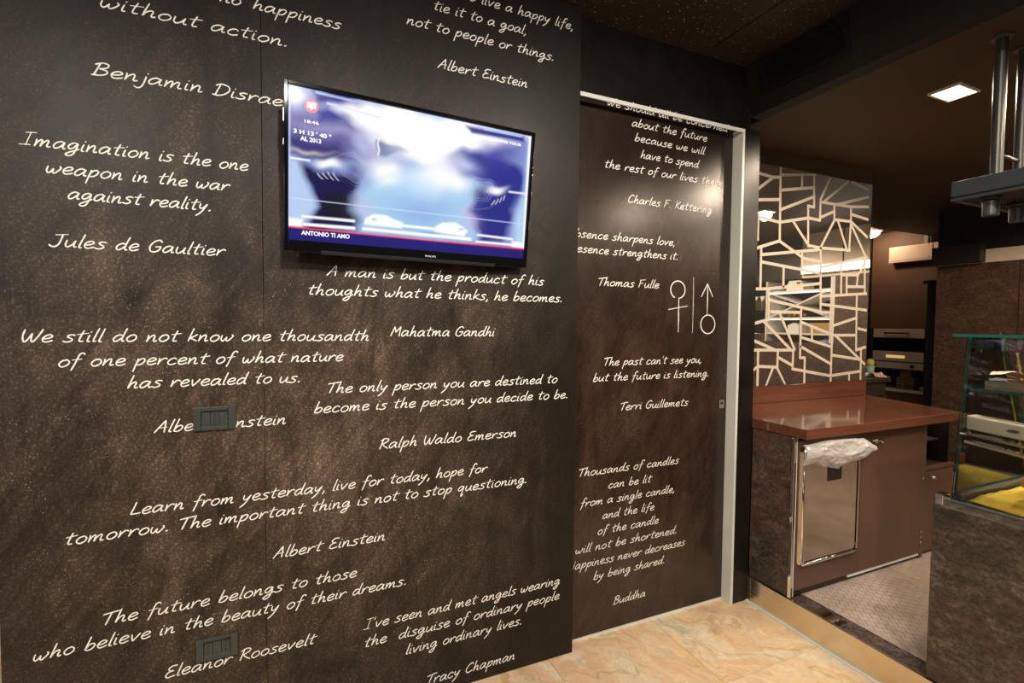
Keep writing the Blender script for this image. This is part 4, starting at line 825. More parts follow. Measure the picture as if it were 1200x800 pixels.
# pattern: polylines measured on the mirror plane (x, z)
PX = [[(913.8,195),(912.5,282)],[(889,203.4),(905,208),(912.5,207.8)],[(905,208),(884,224)],[(913.8,205.3),(954.6,202.9)],[(883,234.4),(913.4,234)],[(938.7,204.4),(938.7,220.3)],[(914.3,223),(952.8,220)],[(952.8,203.4),(952.8,242.8)],[(914.3,245.6),(951.8,231)],
[(952.8,242.8),(945.8,241.5),(945.8,288.7)],[(882,252.5),(912.5,260.6),(946.2,255.5),(959.6,258.3)],[(887.2,255),(886.8,281.2)],[(928.4,259.6),(946.2,287.7),(961.4,290.7)],[(882,291.8),(913.4,282)],[(912.5,282.7),(939.6,301.8)],
[(890.9,290.5),(889.9,337.5)],[(891.9,298.4),(961,292.5)],[(938.7,295.2),(938.7,314)],[(939.6,302.7),(959.6,306.4)],[(891.9,307),(959.6,320)],[(917.2,312),(916.7,335.8)],
[(971.9,208.4),(960.5,233.8),(959.6,258.3)],[(992.9,213),(964.9,235.9)],[(997,214),(1016.5,222.4)],[(1016.5,231),(979.8,239.9),(960.5,236.9)],[(979.8,239.9),(996.4,242.5),(1016.5,242.5)],[(976.6,240.8),(976.6,257.4)],[(995.9,242.5),(995.9,259)],
[(976.3,257.4),(995.9,259.7),(1015,278)],[(996.4,251.3),(1015.8,257.4)],[(960.5,254.8),(976.3,247.8)],[(977,257.4),(961.4,288)],[(980.6,258.3),(991,292.5)],[(995.9,259.7),(993.8,294.2)],[(996.4,263.5),(1013,300.3)],[(961.4,290.7),(994.6,293.3)],
[(960.5,290.7),(960.4,363.8)],[(960.5,313.4),(1014.5,301.5)],[(984.5,307.3),(984.4,342.8)],[(985.9,322.2),(1004.3,322.2),(1013,307)],[(1012.1,302),(1012,343)],[(991,323),(990.9,342.8)],[(1003.8,323),(1002.8,335)],
[(991.4,335.8),(1011.5,336)],[(959.9,347),(1014,344)],[(961.6,356.4),(1014,363.4)],[(1002.8,345.4),(1001.9,410),(1013,406.4)],[(960.8,365.9),(974.8,365.9),(972,447.3)],[(975.6,381.3),(1001.9,372.5)],[(1004.5,384.8),(1013.6,387)],[(973.9,392.6),(1001.9,392.6)],
[(938.9,377.8),(973.9,391.8)],[(977.4,392.6),(1012,426.5)],[(974.8,416),(1007,421)],[(1007.7,410),(1007,444.6)],[(937,405.8),(972,426)],[(927.5,432),(971.3,440),(1007,434.7)],[(993.7,438),(993.7,445)],[(938.4,395.3),(972,405.8)],[(950.3,384.8),(950.3,397)],
[(883.8,338.4),(897.8,338.4),(961,332)],[(899.5,339.3),(899.2,374.3),(882,379)],[(901.3,351.5),(960.8,365.5)],[(902,365.2),(936.3,365.9)],[(893.4,376),(925.8,410)],[(912.6,367.3),(930,409.3)],[(937.7,360.3),(936.3,419),(941.9,419),(941.2,448.7)],
[(881,398.3),(906.5,409.6)],[(882,410),(929.3,410)],[(887.3,411),(886.4,451.3)],[(910.4,411),(909.7,429.4)],[(928.4,410),(927.5,432)],[(911.4,418.9),(927.5,428)],[(881.5,433.5),(887.3,429),(909,430)],[(904.8,430.3),(896.9,451.3)],[(909,430),(918.4,450.4)]]
def bp(px, py, Yp):
    d = rr*((px-600)/562.35)-uu*((py-400)/562.35)+f_; t_ = Yp/d.y; return (d.x*t_, 1.46+d.z*t_)
mb = MB(); k = 0
for line in PX:
    p = [bp(a, b, MY) for a, b in line]
    p = [(min(max(q[0], 2.19), 3.678), min(max(q[1], 1.084), 2.457)) for q in p]
    for a, b in zip(p[:-1], p[1:]):
        dx, dz = b[0]-a[0], b[1]-a[1]; L = math.hypot(dx, dz); dx /= L; dz /= L; h = 0.0095; e = 0.006; k += 1
        y = MY-0.0074-0.00002*(k % 7)
        A = (a[0]-dx*e, a[1]-dz*e); B = (b[0]+dx*e, b[1]+dz*e)
        q = [(A[0]-dz*h, A[1]+dx*h), (A[0]+dz*h, A[1]-dx*h), (B[0]+dz*h, B[1]-dx*h), (B[0]-dz*h, B[1]+dx*h)]
        q = [(min(max(u_, 2.187), 3.680), min(max(v_, 1.083), 2.458)) for u_, v_ in q]
        mb.add([(u_, y, v_) for u_, v_ in q], [(0, 1, 2, 3)])
lab(mb.build('line_pattern', 'etch', mr), 'beige sandblasted line pattern')

# ------------------------------------------------------------------ glass display case
dc = thing('display_case', 'glass food display case on a bark patterned base at right', 'display case', (2.55, 0.2, 0.134))
mb = MB(); mb.box(2.158, 2.96, -1.6, 1.003, 0.1345, 0.80); base = lab(mb.build('base', 'bark', dc, bevel=0.002), 'bark patterned base cabinet')
mb = MB(); mb.box(2.262, 2.90, -1.5, 0.960, 0.8005, 0.806); mb.build('deck', 'steel_dark', dc)
def pane(parent, mb, name='glass_pane'): return mb.build(name, ['glass', 'green_edge'], parent)
T = 0.006
def slab_faces(mb, quad, nrm, t_):
    """quad = 4 points; big faces glass, rim faces green"""
    a = [Vector(p) for p in quad]; b_ = [p+Vector(nrm)*t_ for p in a]; n = len(a)
    mb.add(a+b_, [tuple(range(n))], 0); k = len(mb.v)-2*n
    mb.f.append(tuple(k+n+i for i in range(n))); mb.mi.append(0)
    for i in range(n): mb.f.append((k+i, k+(i+1) % n, k+n+(i+1) % n, k+n+i)); mb.mi.append(1)
nx = Vector((0.62, 0, -0.06)).normalized()
mb = MB(); slab_faces(mb, [(2.252, 0.990, 0.806), (2.252, -1.4, 0.806), (2.312, -1.4, 1.424), (2.312, 0.990, 1.424)], nx, 0.008); lab(pane(dc, mb), 'slanted front pane')
mb = MB(); slab_faces(mb, [(2.264, 0.980, 0.835), (2.895, 0.980, 0.835), (2.570, 0.980, 1.424), (2.324, 0.980, 1.424)], (0, 1, 0), 0.008); lab(pane(dc, mb), 'end pane')
mb = MB(); slab_faces(mb, [(2.262, 1.012, 1.4255), (2.262, -1.4, 1.4255), (2.62, -1.4, 1.4255), (2.62, 1.012, 1.4255)], (0, 0, 1), 0.011); lab(pane(dc, mb), 'top pane with green edge')
mb = MB(); slab_faces(mb, [(2.306, 0.970, 1.222), (2.306, -1.4, 1.222), (2.60, -1.4, 1.222), (2.60, 0.970, 1.222)], (0, 0, 1), 0.009); gs_ = lab(pane(dc, mb, 'glass_shelf'), 'inner glass shelf with green edge')
mb = MB(); mb.box(2.255, 2.90, 0.962, 0.990, 0.806, 0.834); mb.build('end_rail', 'steel_dark', dc, bevel=0.002)
mb = MB(); mb.box(2.240, 2.2515, -1.4, 0.99, 0.8005, 0.809); mb.build('front_rail', 'steel_dark', dc, bevel=0.001)
mb = MB(); mb.box(2.165, 2.21, 0.975, 1.001, 0.8005, 0.842); lab(mb.build('corner_bracket', 'chrome', dc, bevel=0.002), 'chrome corner bracket')
for y in (0.875, 0.79, 0.60):
    mb = MB(); mb.tube([(2.285, y, 1.4365), (2.285, y, 1.446)], 0.011, 12); mb.build('glass_stud', 'chrome', dc, bevel=0.001)
for x, z in ((2.320, 1.210), (2.276, 1.065), (2.305, 1.065), (2.36, 1.372)):
    mb = MB(); mb.tube([(x, 0.965, z), (x, 0.9795, z)], 0.008, 12); mb.build('glass_stud', 'chrome', dc)
mb = MB(); mb.tube([(2.62, 0.96, 1.36), (2.86, 0.96, 0.84)], 0.006, 8); mb.build('rear_post', 'steel', dc)
# cream service housing with chrome rails inside, running along the case
def skew(mb, pts, name, m, **k): pass
def band(z0, z1, drop, x0=2.298, x1=2.36, skew_=0.06):
    mb = MB(); mb.add([(x0, 0.976, z0), (x1, 0.976, z0), (x1, 0.976, z1), (x0, 0.976, z1), (x0+skew_, -0.4, z0-drop), (x1+skew_, -0.4, z0-drop), (x1+skew_, -0.4, z1-drop), (x0+skew_, -0.4, z1-drop)],
                      [(0, 1, 2, 3), (7, 6, 5, 4), (0, 4, 5, 1), (1, 5, 6, 2), (2, 6, 7, 3), (3, 7, 4, 0)]); return mb
lab(band(1.078, 1.130, 0.10).build('service_housing', 'cream', dc, bevel=0.006), 'cream housing band with maker badge')
lab(band(1.055, 1.066, 0.125, 2.290, 2.32).build('chrome_rail', 'chrome', dc, bevel=0.002), 'upper chrome rail')
lab(band(1.024, 1.038, 0.155, 2.288, 2.32).build('chrome_rail', 'chrome', dc, bevel=0.002), 'lower chrome rail')
mb = MB()
for k in range(12):
    a = 2*math.pi*k/12; mb.v.append((2.3010+0.000, 0.845+0.018*math.cos(a), 1.094+0.006*math.sin(a)))
for k in range(12):
    a = 2*math.pi*k/12; mb.v.append((2.3085+0.000, 0.845+0.018*math.cos(a), 1.094+0.006*math.sin(a)))
mb.f += [tuple(range(12)), tuple(range(12, 24))]+[(k, (k+1) % 12, 12+(k+1) % 12, 12+k) for k in range(12)]; mb.mi += [0]*14
mb.build('badge', 'steel_dark', dc)
# yellow cloth
def clf(u, v):
    x = 2.276+u*0.55; y = 0.950-v*1.3
    z = 0.8075+min(1, u*6)*0.010*(1+mnoise.noise(Vector((x*7, y*7, 0))))*1.0+0.008*abs(mnoise.noise(Vector((x*19, y*11, 3))))
    z += min(1, v*12)*0.030*math.exp(-((x-2.56)/0.10)**2)*(0.6+0.4*math.sin(y*9))
    return (x+0.006*math.sin(v*40), y, z)
mb = MB(); mb.grid(clf, 44, 80); cl = mb.build('yellow_cloth', 'yellow', smooth=True, origin=(2.55, 0.3, 0.808)); tag(cl, 'bright yellow cloth lying on the deck of the glass display case', 'cloth')
so = cl.modifiers.new('thick', 'SOLIDIFY'); so.thickness = 0.0015; so.offset = 1
oc = MB(); oc.prism([(2.42, 0.875), (2.60, 0.875), (2.60, 0.925), (2.42, 0.905)], 1, 0.70, 0.86); o = oc.build('orange_box', 'orange', bevel=0.002, origin=(2.51, 0.78, 0.845)); tag(o, 'orange card box on the yellow cloth', 'box')
# paper tray on the inner glass shelf
pt_ = thing('paper_tray', 'steel tray with pinkish paper on the glass shelf of the display case', 'tray', (2.42, 0.83, 1.2315))
mb = MB(); mb.box(2.345, 2.53, 0.70, 0.945, 1.2315, 1.236); mb.box(2.345, 2.35, 0.70, 0.945, 1.236, 1.262); mb.box(2.525, 2.53, 0.70, 0.945, 1.236, 1.25); mb.box(2.35, 2.525, 0.94, 0.945, 1.236, 1.25); mb.box(2.35, 2.525, 0.70, 0.705, 1.236, 1.25); mb.build('tray', 'steel', pt_, bevel=0.001)
mb = MB(); mb.grid(lambda u, v: (2.352+u*0.165, 0.935-v*0.22, 1.285+0.012*math.sin(u*5+v*4)+0.012*mnoise.noise(Vector((u*5, v*5, 0)))), 14, 14); mb.grid(lambda u, v: (2.352+u*0.165, 0.935-v*0.22, 1.262+0.012*math.sin(u*5+v*4)), 10, 10)
mb.build('paper', 'pinkpaper', pt_, smooth=True)
mb = MB(); mb.box(2.347, 2.360, 0.885, 0.935, 1.266, 1.272); lab(mb.build('price_tag', 'bluewhite', pt_), 'small blue tag')

# ------------------------------------------------------------------ hanging rack over the display case
rk = thing('hanging_rack', 'grey metal rack hanging from the bar ceiling over the display case', 'rack', (2.42, 0.2, 1.925))
mb = MB(); mb.box(2.200, 2.222, -1.2, 1.008, 1.925, 1.996); mb.box(2.600, 2.622, -1.2, 1.008, 1.925, 1.996); mb.build('side_rail', 'rack_metal', rk, bevel=0.002)
mb = MB(); mb.box(2.222, 2.600, 0.985, 1.007, 1.925, 1.996); mb.build('end_rail', 'rack_metal', rk, bevel=0.002)
mb = MB(); mb.box(2.222, 2.600, -1.19, 0.985, 1.93, 1.938); mb.build('shelf_plate', 'black_matte', rk)
mb = MB(); mb.box(2.197, 2.200, -1.2, 1.006, 1.938, 1.941); mb.build('groove_line', 'black_matte', rk)
for x, y in ((2.412, 0.968), (2.585, 0.968), (2.412, -0.35), (2.585, -0.35)):
    mb = MB(); mb.tube([(x, y, 1.938), (x, y, 2.552)], 0.019, 20); po = mb.build('pole', 'pole', rk, smooth=False)
    mb = MB(); mb.tube([(x, y, 2.546), (x, y, 2.5525)], 0.032, 20); mb.build('pole_flange', 'steel_dark', po)
for y in (0.968, -0.35):
    mb = MB(); mb.tube([(2.425, y, 2.115), (2.575, y, 2.115)], 0.008, 10); mb.build('cross_bar', 'pole', rk, smooth=True)
for k, (x, y) in enumerate(((2.255, 0.915), (2.470, 0.925), (2.255, 0.55), (2.470, 0.55))):
    sp_ = thing('rack_spotlight', ['small cylindrical spotlight under the left corner of the hanging rack', 'small cylindrical spotlight under the hanging rack near the frame edge', 'small cylindrical spotlight further along the rack front', 'small cylindrical spotlight further along the rack rear'][k], 'spotlight', (x, y, 1.929), 'spotlights under the hanging rack')
    mb = MB(); mb.lathe((x, y, 1.929), [(0.030, -0.001), (0.032, -0.006), (0.026, -0.012), (0.012, -0.014)], 20); mb.build('flange', 'black_matte', sp_, smooth=False)
    mb = MB(); mb.lathe((x, y, 1.915), [(0.022, 0), (0.023, -0.004), (0.023, -0.050), (0.021, -0.055), (0.017, -0.055), (0.016, -0.048)], 20); mb.build('body', 'pole', sp_, smooth=False)

# ------------------------------------------------------------------ ceiling lamps
def ceiling_lamp(x, y, z, label, group, r=0.075, rx=None):
    t_ = thing('ceiling_lamp', label, 'lamp', (x, y, z), group)
    a, b_ = r, (rx or r)
    mb = MB(); w_ = 0.010
    mb.box(x-a, x+a, y-b_, y-b_+w_, z-0.012, z-0.001); mb.box(x-a, x+a, y+b_-w_, y+b_, z-0.012, z-0.001); mb.box(x-a, x-a+w_, y-b_+w_, y+b_-w_, z-0.012, z-0.001); mb.box(x+a-w_, x+a, y-b_+w_, y+b_-w_, z-0.012, z-0.001)
    mb.build('frame', 'lamp_frame', t_, bevel=0.001)
    mb = MB(); mb.box(x-a+w_, x+a-w_, y-b_+w_, y+b_-w_, z-0.009, z-0.002); mb.build('diffuser', 'lamp_on', t_)
    return t_
BL = ['square lit ceiling lamp over the bar beside the hanging rack', 'second square ceiling lamp over the display case', 'third square ceiling lamp over the display case', 'square ceiling lamp seen in the mirror over the back bar', 'second square ceiling lamp over the back bar aisle', 'third square ceiling lamp over the back bar aisle', 'square ceiling lamp between the display case and the aisle']
for (x, y, p), l_ in zip(BAR_LAMPS, BL): ceiling_lamp(x, y, 2.553, l_, 'square lamps in the bar ceiling', 0.085, 0.062)
RL = ['round downlight in the room ceiling left of the television', 'round downlight in the room ceiling in front of the television', 'round downlight in the room ceiling in front of the sliding door', 'round downlight at the far left of the room ceiling', 'round downlight behind the camera near the bar', 'round downlight behind the camera near the window', 'unseen round downlight added to brighten the corridor behind the chalkboard wall']
for (x, y, p), l_ in zip(ROOM_SPOTS, RL):
    t_ = thing('downlight', l_, 'lamp', (x, y, 2.80), 'round downlights in the room ceiling')
    mb = MB(); mb.lathe((x, y, 2.80), [(0.060, -0.001), (0.060, -0.006), (0.045, -0.009), (0.045, -0.003)], 24); mb.build('trim_ring', 'alu', t_)
    mb = MB(); mb.lathe((x, y, 2.7965), [(0.044, 0), (0.044, -0.003), (0.02, -0.0035)], 24); mb.build('diffuser', 'lamp_on', t_)
kl = thing('kitchen_lamp', 'round lit ceiling lamp in the kitchen corner beside the mirror edge', 'lamp', (6.68, 3.90, 2.70))
mb = MB(); mb.lathe((6.68, 3.90, 2.70), [(0.14, -0.001), (0.14, -0.02), (0.12, -0.025)], 28); mb.build('base_plate', 'lamp_frame', kl)
mb = MB(); mb.lathe((6.68, 3.90, 2.675), [(0.115, 0), (0.11, -0.03), (0.08, -0.06), (0.03, -0.075)], 28); mb.build('globe', 'lamp_on', kl, smooth=True)

# ------------------------------------------------------------------ kitchen corner in the distance
ku = thing('oven_cabinet', 'tall brown cabinet housing the built in oven', 'cabinet', (7.3, 3.7, PZ+0.004))
mb = MB(); mb.box(7.0, 7.6, 3.30, 4.035, 1.445, 2.695); mb.build('upper_door', 'paint_brown', ku, bevel=0.002)
mb = MB(); mb.box(7.0, 7.6, 3.985, 4.035, Z0, 1.445); mb.box(7.0, 7.6, 3.30, 3.395, Z0, 1.445); mb.build('side_panel', 'cab_dark', ku)
mb = MB(); mb.box(7.0, 7.6, 3.395, 3.985, 0.63, 0.660); lab(mb.build('shelf', 'cream', ku), 'pale shelf edge below the oven')
mb = MB(); mb.box(7.01, 7.6, 3.395, 3.985, Z0, 0.628); mb.build('lower_door', 'paint_brown', ku, bevel=0.002)
mb = MB(); mb.box(7.45, 7.6, 3.395, 3.985, 0.66, 0.915); mb.build('niche_back', 'paint_brown', ku)
mb = MB(); mb.box(7.0, 7.6, 3.395, 3.985, 0.905, 0.92); mb.build('oven_shelf', 'cab', ku)
ov = thing('oven', 'built in steel oven with dark glass door in the far kitchen cabinet', 'oven', (7.25, 3.69, 0.921))
Y0, Y1 = 3.40, 3.98
mb = MB(); mb.box(7.02, 7.5, Y0+0.01, Y1-0.01, 0.922, 1.430); mb.build('body', 'steel_dark', ov)
mb = MB(); mb.box(6.985, 7.02, Y0, Y1, 1.322, 1.438); mb.build('control_panel', 'oven_steel', ov, bevel=0.003)
mb = MB(); mb.box(6.990, 7.02, Y0, Y1, 1.150, 1.318); lab(mb.build('glass_door', 'black_gloss', ov, bevel=0.002), 'dark oven glass')
mb = MB(); mb.box(6.985, 7.02, Y0, Y1, 1.022, 1.146); mb.build('drawer_front', 'oven_steel', ov, bevel=0.003)
mb = MB(); mb.box(6.985, 7.02, Y0, Y1, 0.925, 1.004); mb.build('base_panel', 'oven_steel', ov, bevel=0.003)
mb = MB(); mb.tube([(6.965, 3.56, 1.382), (6.965, 3.84, 1.382)], 0.010, 10); mb.tube([(6.965, 3.575, 1.382), (6.988, 3.575, 1.382)], 0.007, 8); mb.tube([(6.965, 3.825, 1.382), (6.988, 3.825, 1.382)], 0.007, 8); mb.build('handle', 'black_matte', ov, smooth=True)
mb = MB(); mb.tube([(6.962, 3.575, 1.384), (6.955, 3.575, 1.384)], 0.012, 12); mb.build('handle_cap', 'chrome', ov)
mb = MB(); mb.box(6.9835, 6.9855, 3.605, 3.820, 1.062, 1.100); lab(mb.build('display', 'ovenglow', ov, bevel=0.0004), 'amber lit display strip')
for y in (3.52, 3.95): 
    mb = MB(); mb.tube([(6.986, y, 0.965), (6.966, y, 0.965)], 0.020, 16); mb.build('dial', 'black_matte', ov, bevel=0.002)
k = 0
for (y, z, w_, h_, l_) in ((3.70, 0.661, 0.10, 0.085, 'lower left'), (3.60, 0.661, 0.09, 0.085, 'lower right'), (3.70, 0.747, 0.10, 0.075, 'middle left'), (3.60, 0.747, 0.09, 0.075, 'middle right'), (3.65, 0.823, 0.12, 0.07, 'topmost')):
    bx_t = thing('carton', 'small brown carton under the oven, %s of the stack' % l_, 'box', (7.2, y, z+0.0005), 'brown cartons stacked under the oven')
    mb = MB(); mb.box(7.10, 7.36, y-w_/2+0.002, y+w_/2-0.002, z+0.001, z+h_-0.001); mb.build('carton_body', 'card', bx_t, bevel=0.002)
    mb = MB(); mb.box(7.0985, 7.10, y-0.010, y+0.010, z+h_*0.4, z+h_*0.62); mb.build('hand_hole', 'cab_dark', bx_t)
mb = MB(); mb.box(7.12, 7.30, 3.42, 3.50, 0.661, 0.71); o = mb.build('white_packet', 'white_paint', bevel=0.004, origin=(7.2, 3.46, 0.661)); tag(o, 'pale packet beside the brown cartons under the oven', 'packet')
# dark door casing between bark wall and oven cabinet
mb = MB(); mb.box(5.70, 5.80, 2.62, 2.77, PZ, 1.895); mb.box(5.68, 5.82, 2.60, 2.80, 1.895, 1.925)
struct(mb, 'trim_5', 'cab_dark', bevel=0.003, label='dark moulded door casing beside the bark wall')
# wall mounted air unit
ac = thing('air_unit', 'pale boxy air unit hanging near the kitchen ceiling', 'air unit', (6.95, 3.5, 2.276))
mb = MB(); mb.box(6.90, 6.99, 2.87, 3.783, 2.276, 2.475); mb.build('casing', 'offwhite', ac, bevel=0.004)
mb = MB(); mb.box(6.894, 6.90, 3.315, 3.763, 2.298, 2.460); mb.build('front_flap', 'offwhite', ac, bevel=0.002)
mb = MB(); mb.tube([(6.894, 3.35, 2.315), (6.890, 3.35, 2.315)], 0.007, 10); mb.build('screw', 'steel_dark', ac)
mb = MB(); mb.box(6.93, 6.97, 2.95, 2.99, 2.475, 2.552); mb.build('hanger', 'steel_dark', ac)
mb = MB(); mb.box(6.93, 6.97, 3.38, 3.42, 2.475, 2.699); mb.build('hanger', 'steel_dark', ac)
# table with cup, fruit and cloth
tb = thing('kitchen_table', 'dark table behind the mirror corner carrying the green cup', 'table', (5.0, 3.1, PZ+0.004))
mb = MB(); mb.box(4.35, 5.22, 2.80, 3.7, 0.930, 0.970); mb.build('tabletop', 'table', tb, bevel=0.003)
mb = MB(); mb.box(4.40, 5.19, 2.83, 3.67, 0.795, 0.929); mb.build('apron', 'table', tb, bevel=0.002)
for x, y in ((4.38, 2.82), (5.15, 2.82), (4.38, 3.64), (5.15, 3.64)):
    mb = MB(); mb.box(x, x+0.05, y, y+0.05, PZ+0.005, 0.795); mb.build('leg', 'table', tb, bevel=0.002)
cp = thing('green_cup', 'mint green cup with yellow fruit on the dark table', 'cup', (5.135, 2.945, 0.971))
mb = MB(); mb.lathe((5.135, 2.945, 0.9715), [(0.026, 0), (0.030, 0.004), (0.037, 0.105), (0.034, 0.105), (0.028, 0.01)], 24); mb.build('cup_body', 'mint', cp, smooth=True)
fr = thing('yellow_fruit', 'knobbly yellow green fruit standing in the green cup', 'fruit', (5.135, 2.945, 1.07))
mb = MB(); mb.grid(lambda u, v: (lambda th, ph: (5.135+0.036*(1+0.12*mnoise.noise(Vector((u*9, v*9, 0))))*math.sin(ph)*math.cos(th), 2.945+0.036*math.sin(ph)*math.sin(th), 1.105+0.040*math.cos(ph)))(2*math.pi*u, math.pi*v), 20, 12); mb.build('fruit_body', 'lime', fr, smooth=True)
mb = MB(); mb.grid(lambda u, v: (5.06+u*0.13, 2.905-v*0.10+0.012*math.sin(u*12), 0.974+0.022*abs(mnoise.noise(Vector((u*4, v*4, 2))))+0.030*math.exp(-((v-0.2)/0.3)**2)), 20, 20)
o = mb.build('checked_cloth', 'redcloth', smooth=True, origin=(5.12, 2.86, 0.972)); tag(o, 'crumpled red and white cloth beside the green cup', 'cloth')
so = o.modifiers.new('thick', 'SOLIDIFY'); so.thickness = 0.002; so.offset = 1
# things leaning behind cloth: small bowl
mb = MB(); mb.lathe((4.98, 2.93, 0.9705), [(0.03, 0), (0.05, 0.02), (0.06, 0.045), (0.055, 0.045), (0.03, 0.008)], 22); o = mb.build('small_bowl', 'white_paint', smooth=True, origin=(4.98, 2.93, 0.9705)); tag(o, 'small white bowl on the dark table left of the cup', 'bowl')

# ------------------------------------------------------------------ back bar shelving (seen in the mirror)
sh = thing('back_bar_shelf', 'white shelf unit with crossed boards in the bark wall niche', 'shelf', (5.75, 0.3, 1.264))
SY0, SY1, SXF, SXB = -0.14, 0.725, 5.505, 5.86
mb = MB(); mb.box(SXB, SXB+0.02, SY0-0.02, SY1, 1.264, 2.03); mb.build('back_panel', 'cab_dark', sh)
for y0, y1 in ((SY0-0.02, SY0), (SY1-0.05, SY1)):
    mb = MB(); mb.box(SXF, SXB, y0, y1, 1.264, 2.03); lab(mb.build('side_board', 'white_paint', sh, bevel=0.001), 'white side board')
for z in (1.355, 1.548, 1.878):
    mb = MB(); mb.box(SXF, SXB, SY0+0.001, SY1-0.051, z, z+0.020); lab(mb.build('shelf_board', 'white_paint', sh, bevel=0.001), 'white shelf board')
mb = MB(); mb.box(SXF+0.006, SXF+0.026, SY0+0.01, SY1-0.06, 1.862, 1.877); lab(mb.build('added_shelf_glow', 'shelf_fill', sh), 'glowing strip added under the upper board to brighten the shelves')  # unseen glowing strips, added to brighten the white boards
mb = MB(); mb.box(SXF+0.006, SXF+0.026, SY0+0.01, SY1-0.06, 1.536, 1.547); lab(mb.build('added_shelf_glow', 'shelf_fill', sh), 'glowing strip added under the middle board to brighten the shelves')
ym, zm = (SY0+SY1-0.05)/2, 1.723
a0, a1, z0, z1 = SY0+0.05, SY1-0.10, 1.570, 1.876
for s_ in (0, 1):
    y0, y1 = (a0, a1) if s_ == 0 else (a1, a0)
    d = Vector((y1-y0, z1-z0)).normalized(); nn = Vector((-d.y, d.x))*0.010
    if s_ == 0:
        mb = MB(); mb.prism([(y0+nn.x, z0+abs(nn.y)), (y0-nn.x, z0), (y1-nn.x, z1-abs(nn.y)*2), (y1+nn.x, z1)], 0, SXF+0.004, SXB-0.002); lab(mb.build('cross_board', 'white_paint', sh), 'diagonal white board')
    else:
        for q0, q1 in (((y0, z0), (ym+0.02, zm-0.012)), ((ym-0.02, zm+0.012), (y1, z1))):
            mb = MB(); mb.prism([(q0[0]+nn.x, q0[1]+abs(nn.y)*0.5), (q0[0]-nn.x, q0[1]), (q1[0]-nn.x, q1[1]-abs(nn.y)), (q1[0]+nn.x, q1[1])], 0, SXF+0.004, SXB-0.002); lab(mb.build('cross_board', 'white_paint', sh), 'diagonal white board')
# contents
wp = thing('white_house_box', 'white house shaped box with red label on top of the shelf unit', 'box', (5.62, 0.20, 1.899))
mb = MB(); mb.prism([(0.10, 1.899), (0.32, 1.899), (0.32, 1.955), (0.285, 2.02), (0.135, 2.02), (0.10, 1.955)], 0, 5.54, 5.74); mb.build('box_body', 'white_paint', wp, bevel=0.002)
mb = MB(); mb.box(5.5385, 5.54, 0.235, 0.285, 1.95, 2.0); lab(mb.build('label', 'label_red', wp), 'red label')
for k, (y, l_) in enumerate(((0.150, 'nearest the white side board'), (0.215, 'in the middle of the row'), (0.28, 'farther along the row'), (0.345, 'at the end of the row'))):
    b_ = thing('wine_bottle', 'dark bottle with gold neck lying in the crossed shelf, %s' % l_, 'bottle', (5.60, y, 1.612), 'bottles lying in the crossed shelf')
    c = (y, 1.612)
    mb = MB(); mb.tube([(5.80, c[0], 1.6000), (5.64, c[0], 1.6000), (5.60, c[0], 1.6000), (5.58, c[0], 1.6000)], [0.030, 0.030, 0.018, 0.013], 16); mb.build('bottle_body', 'bottle', b_, smooth=True)
    mb = MB(); mb.tube([(5.58, c[0], 1.6000), (5.53, c[0], 1.6000)], 0.0145, 14); mb.build('neck_foil', 'gold', b_, smooth=True)
mb = MB(); mb.box(5.54, 5.74, 0.13, 0.28, 1.3755, 1.47); mb.prism([(0.13, 1.47), (0.28, 1.47), (0.205, 1.50)], 0, 5.54, 5.74)
o = mb.build('white_carton', 'white_paint', bevel=0.004, origin=(5.64, 0.2, 1.3755)); tag(o, 'small white carton on the lower shelf board', 'box')
mb = MB(); mb.box(5.53, 5.80, 0.42, 0.66, 1.3755, 1.50); o = mb.build('wooden_crate', 'woodbox', bevel=0.003, origin=(5.66, 0.55, 1.3755)); tag(o, 'light wooden crate on the lower shelf board', 'crate')
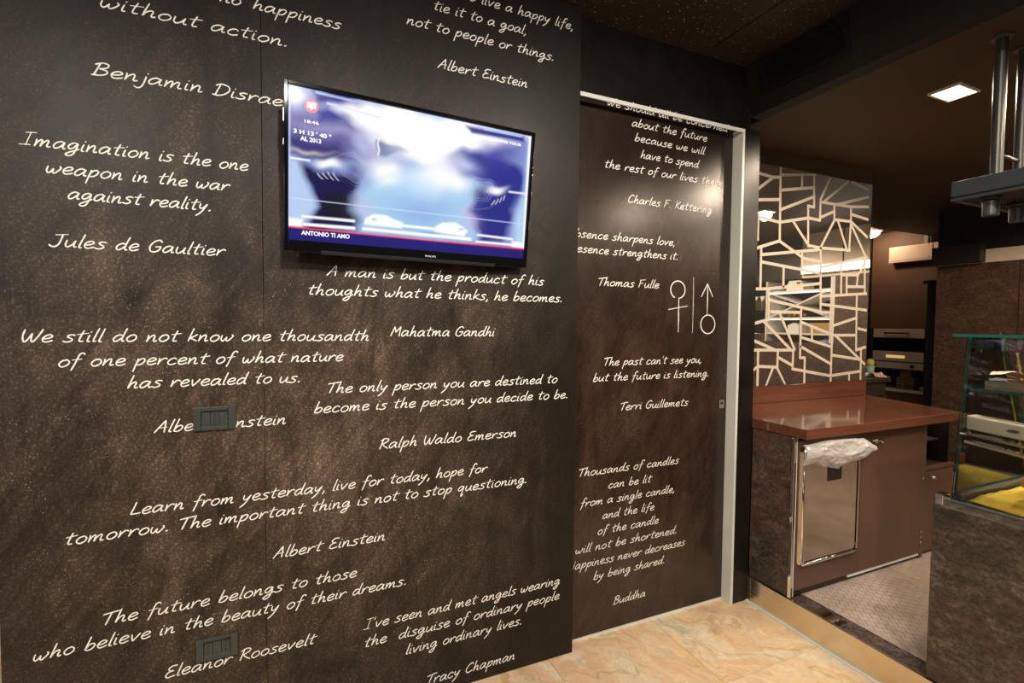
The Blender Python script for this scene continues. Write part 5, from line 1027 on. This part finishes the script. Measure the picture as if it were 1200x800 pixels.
mb = MB(); mb.grid(lambda u, v: (5.56+u*0.15, 0.50+v*0.15, 1.283+0.035*math.sin(u*math.pi)*math.sin(v*math.pi)+0.010*mnoise.noise(Vector((u*6, v*6, 0)))), 12, 12); mb.box(5.56, 5.71, 0.50, 0.65, 1.2645, 1.282)
o = mb.build('blue_package', 'bluewhite', smooth=True, origin=(5.63, 0.57, 1.2645)); tag(o, 'blue and white package at the bottom of the shelf unit', 'package')
# counter with steel coffee machine left of the shelves in the mirror
cm = thing('coffee_machine', 'steel coffee machine in the wall niche beside the shelf unit', 'coffee machine', (5.78, -0.6, 1.264))
mb = MB(); mb.box(5.56, 5.95, -0.95, -0.24, 1.264, 1.36); mb.build('base', 'steel', cm, bevel=0.006)
mb = MB(); mb.box(5.72, 5.95, -0.95, -0.24, 1.36, 1.66); mb.build('back_body', 'black_gloss', cm, bevel=0.004)
mb = MB(); mb.box(5.54, 5.95, -0.95, -0.24, 1.66, 1.80); mb.build('head', 'steel', cm, bevel=0.012)
for y in (-0.75, -0.45):
    mb = MB(); mb.lathe((5.62, y, 1.655), [(0.035, 0.004), (0.035, -0.05), (0.028, -0.055)], 18); mb.tube([(5.60, y, 1.62), (5.50, y, 1.60)], 0.012, 10); mb.build('brew_group', 'black_matte', cm)
mb = MB(); mb.box(5.50, 6.0, -0.97, -0.20, 1.20, 1.262) if False else None
mb = MB(); mb.box(5.601, 6.05, -1.55, -0.165, 1.244, 1.2635); mb.box(6.05, 6.07, -1.55, -0.165, 1.244, 2.03)
struct(mb, 'wall_niche', 'cab_dark', label='dark wall niche beside the shelf unit')
for k in range(6):
    y = -0.88+k*0.11; t_ = MB(); t_.lathe((5.66, y, 1.8005), [(0.018, 0), (0.022, 0.004), (0.036, 0.055), (0.033, 0.055), (0.02, 0.008)], 18)
    o = t_.build('coffee_cup', 'white_paint', smooth=True, origin=(5.66, y, 1.8005)); tag(o, 'white coffee cup on the coffee machine, ' + ['at the far end of the row', 'second from the far end', 'third from the far end', 'third from the shelf unit', 'second from the shelf unit', 'nearest the shelf unit'][k], 'cup', 'white cups on the coffee machine')
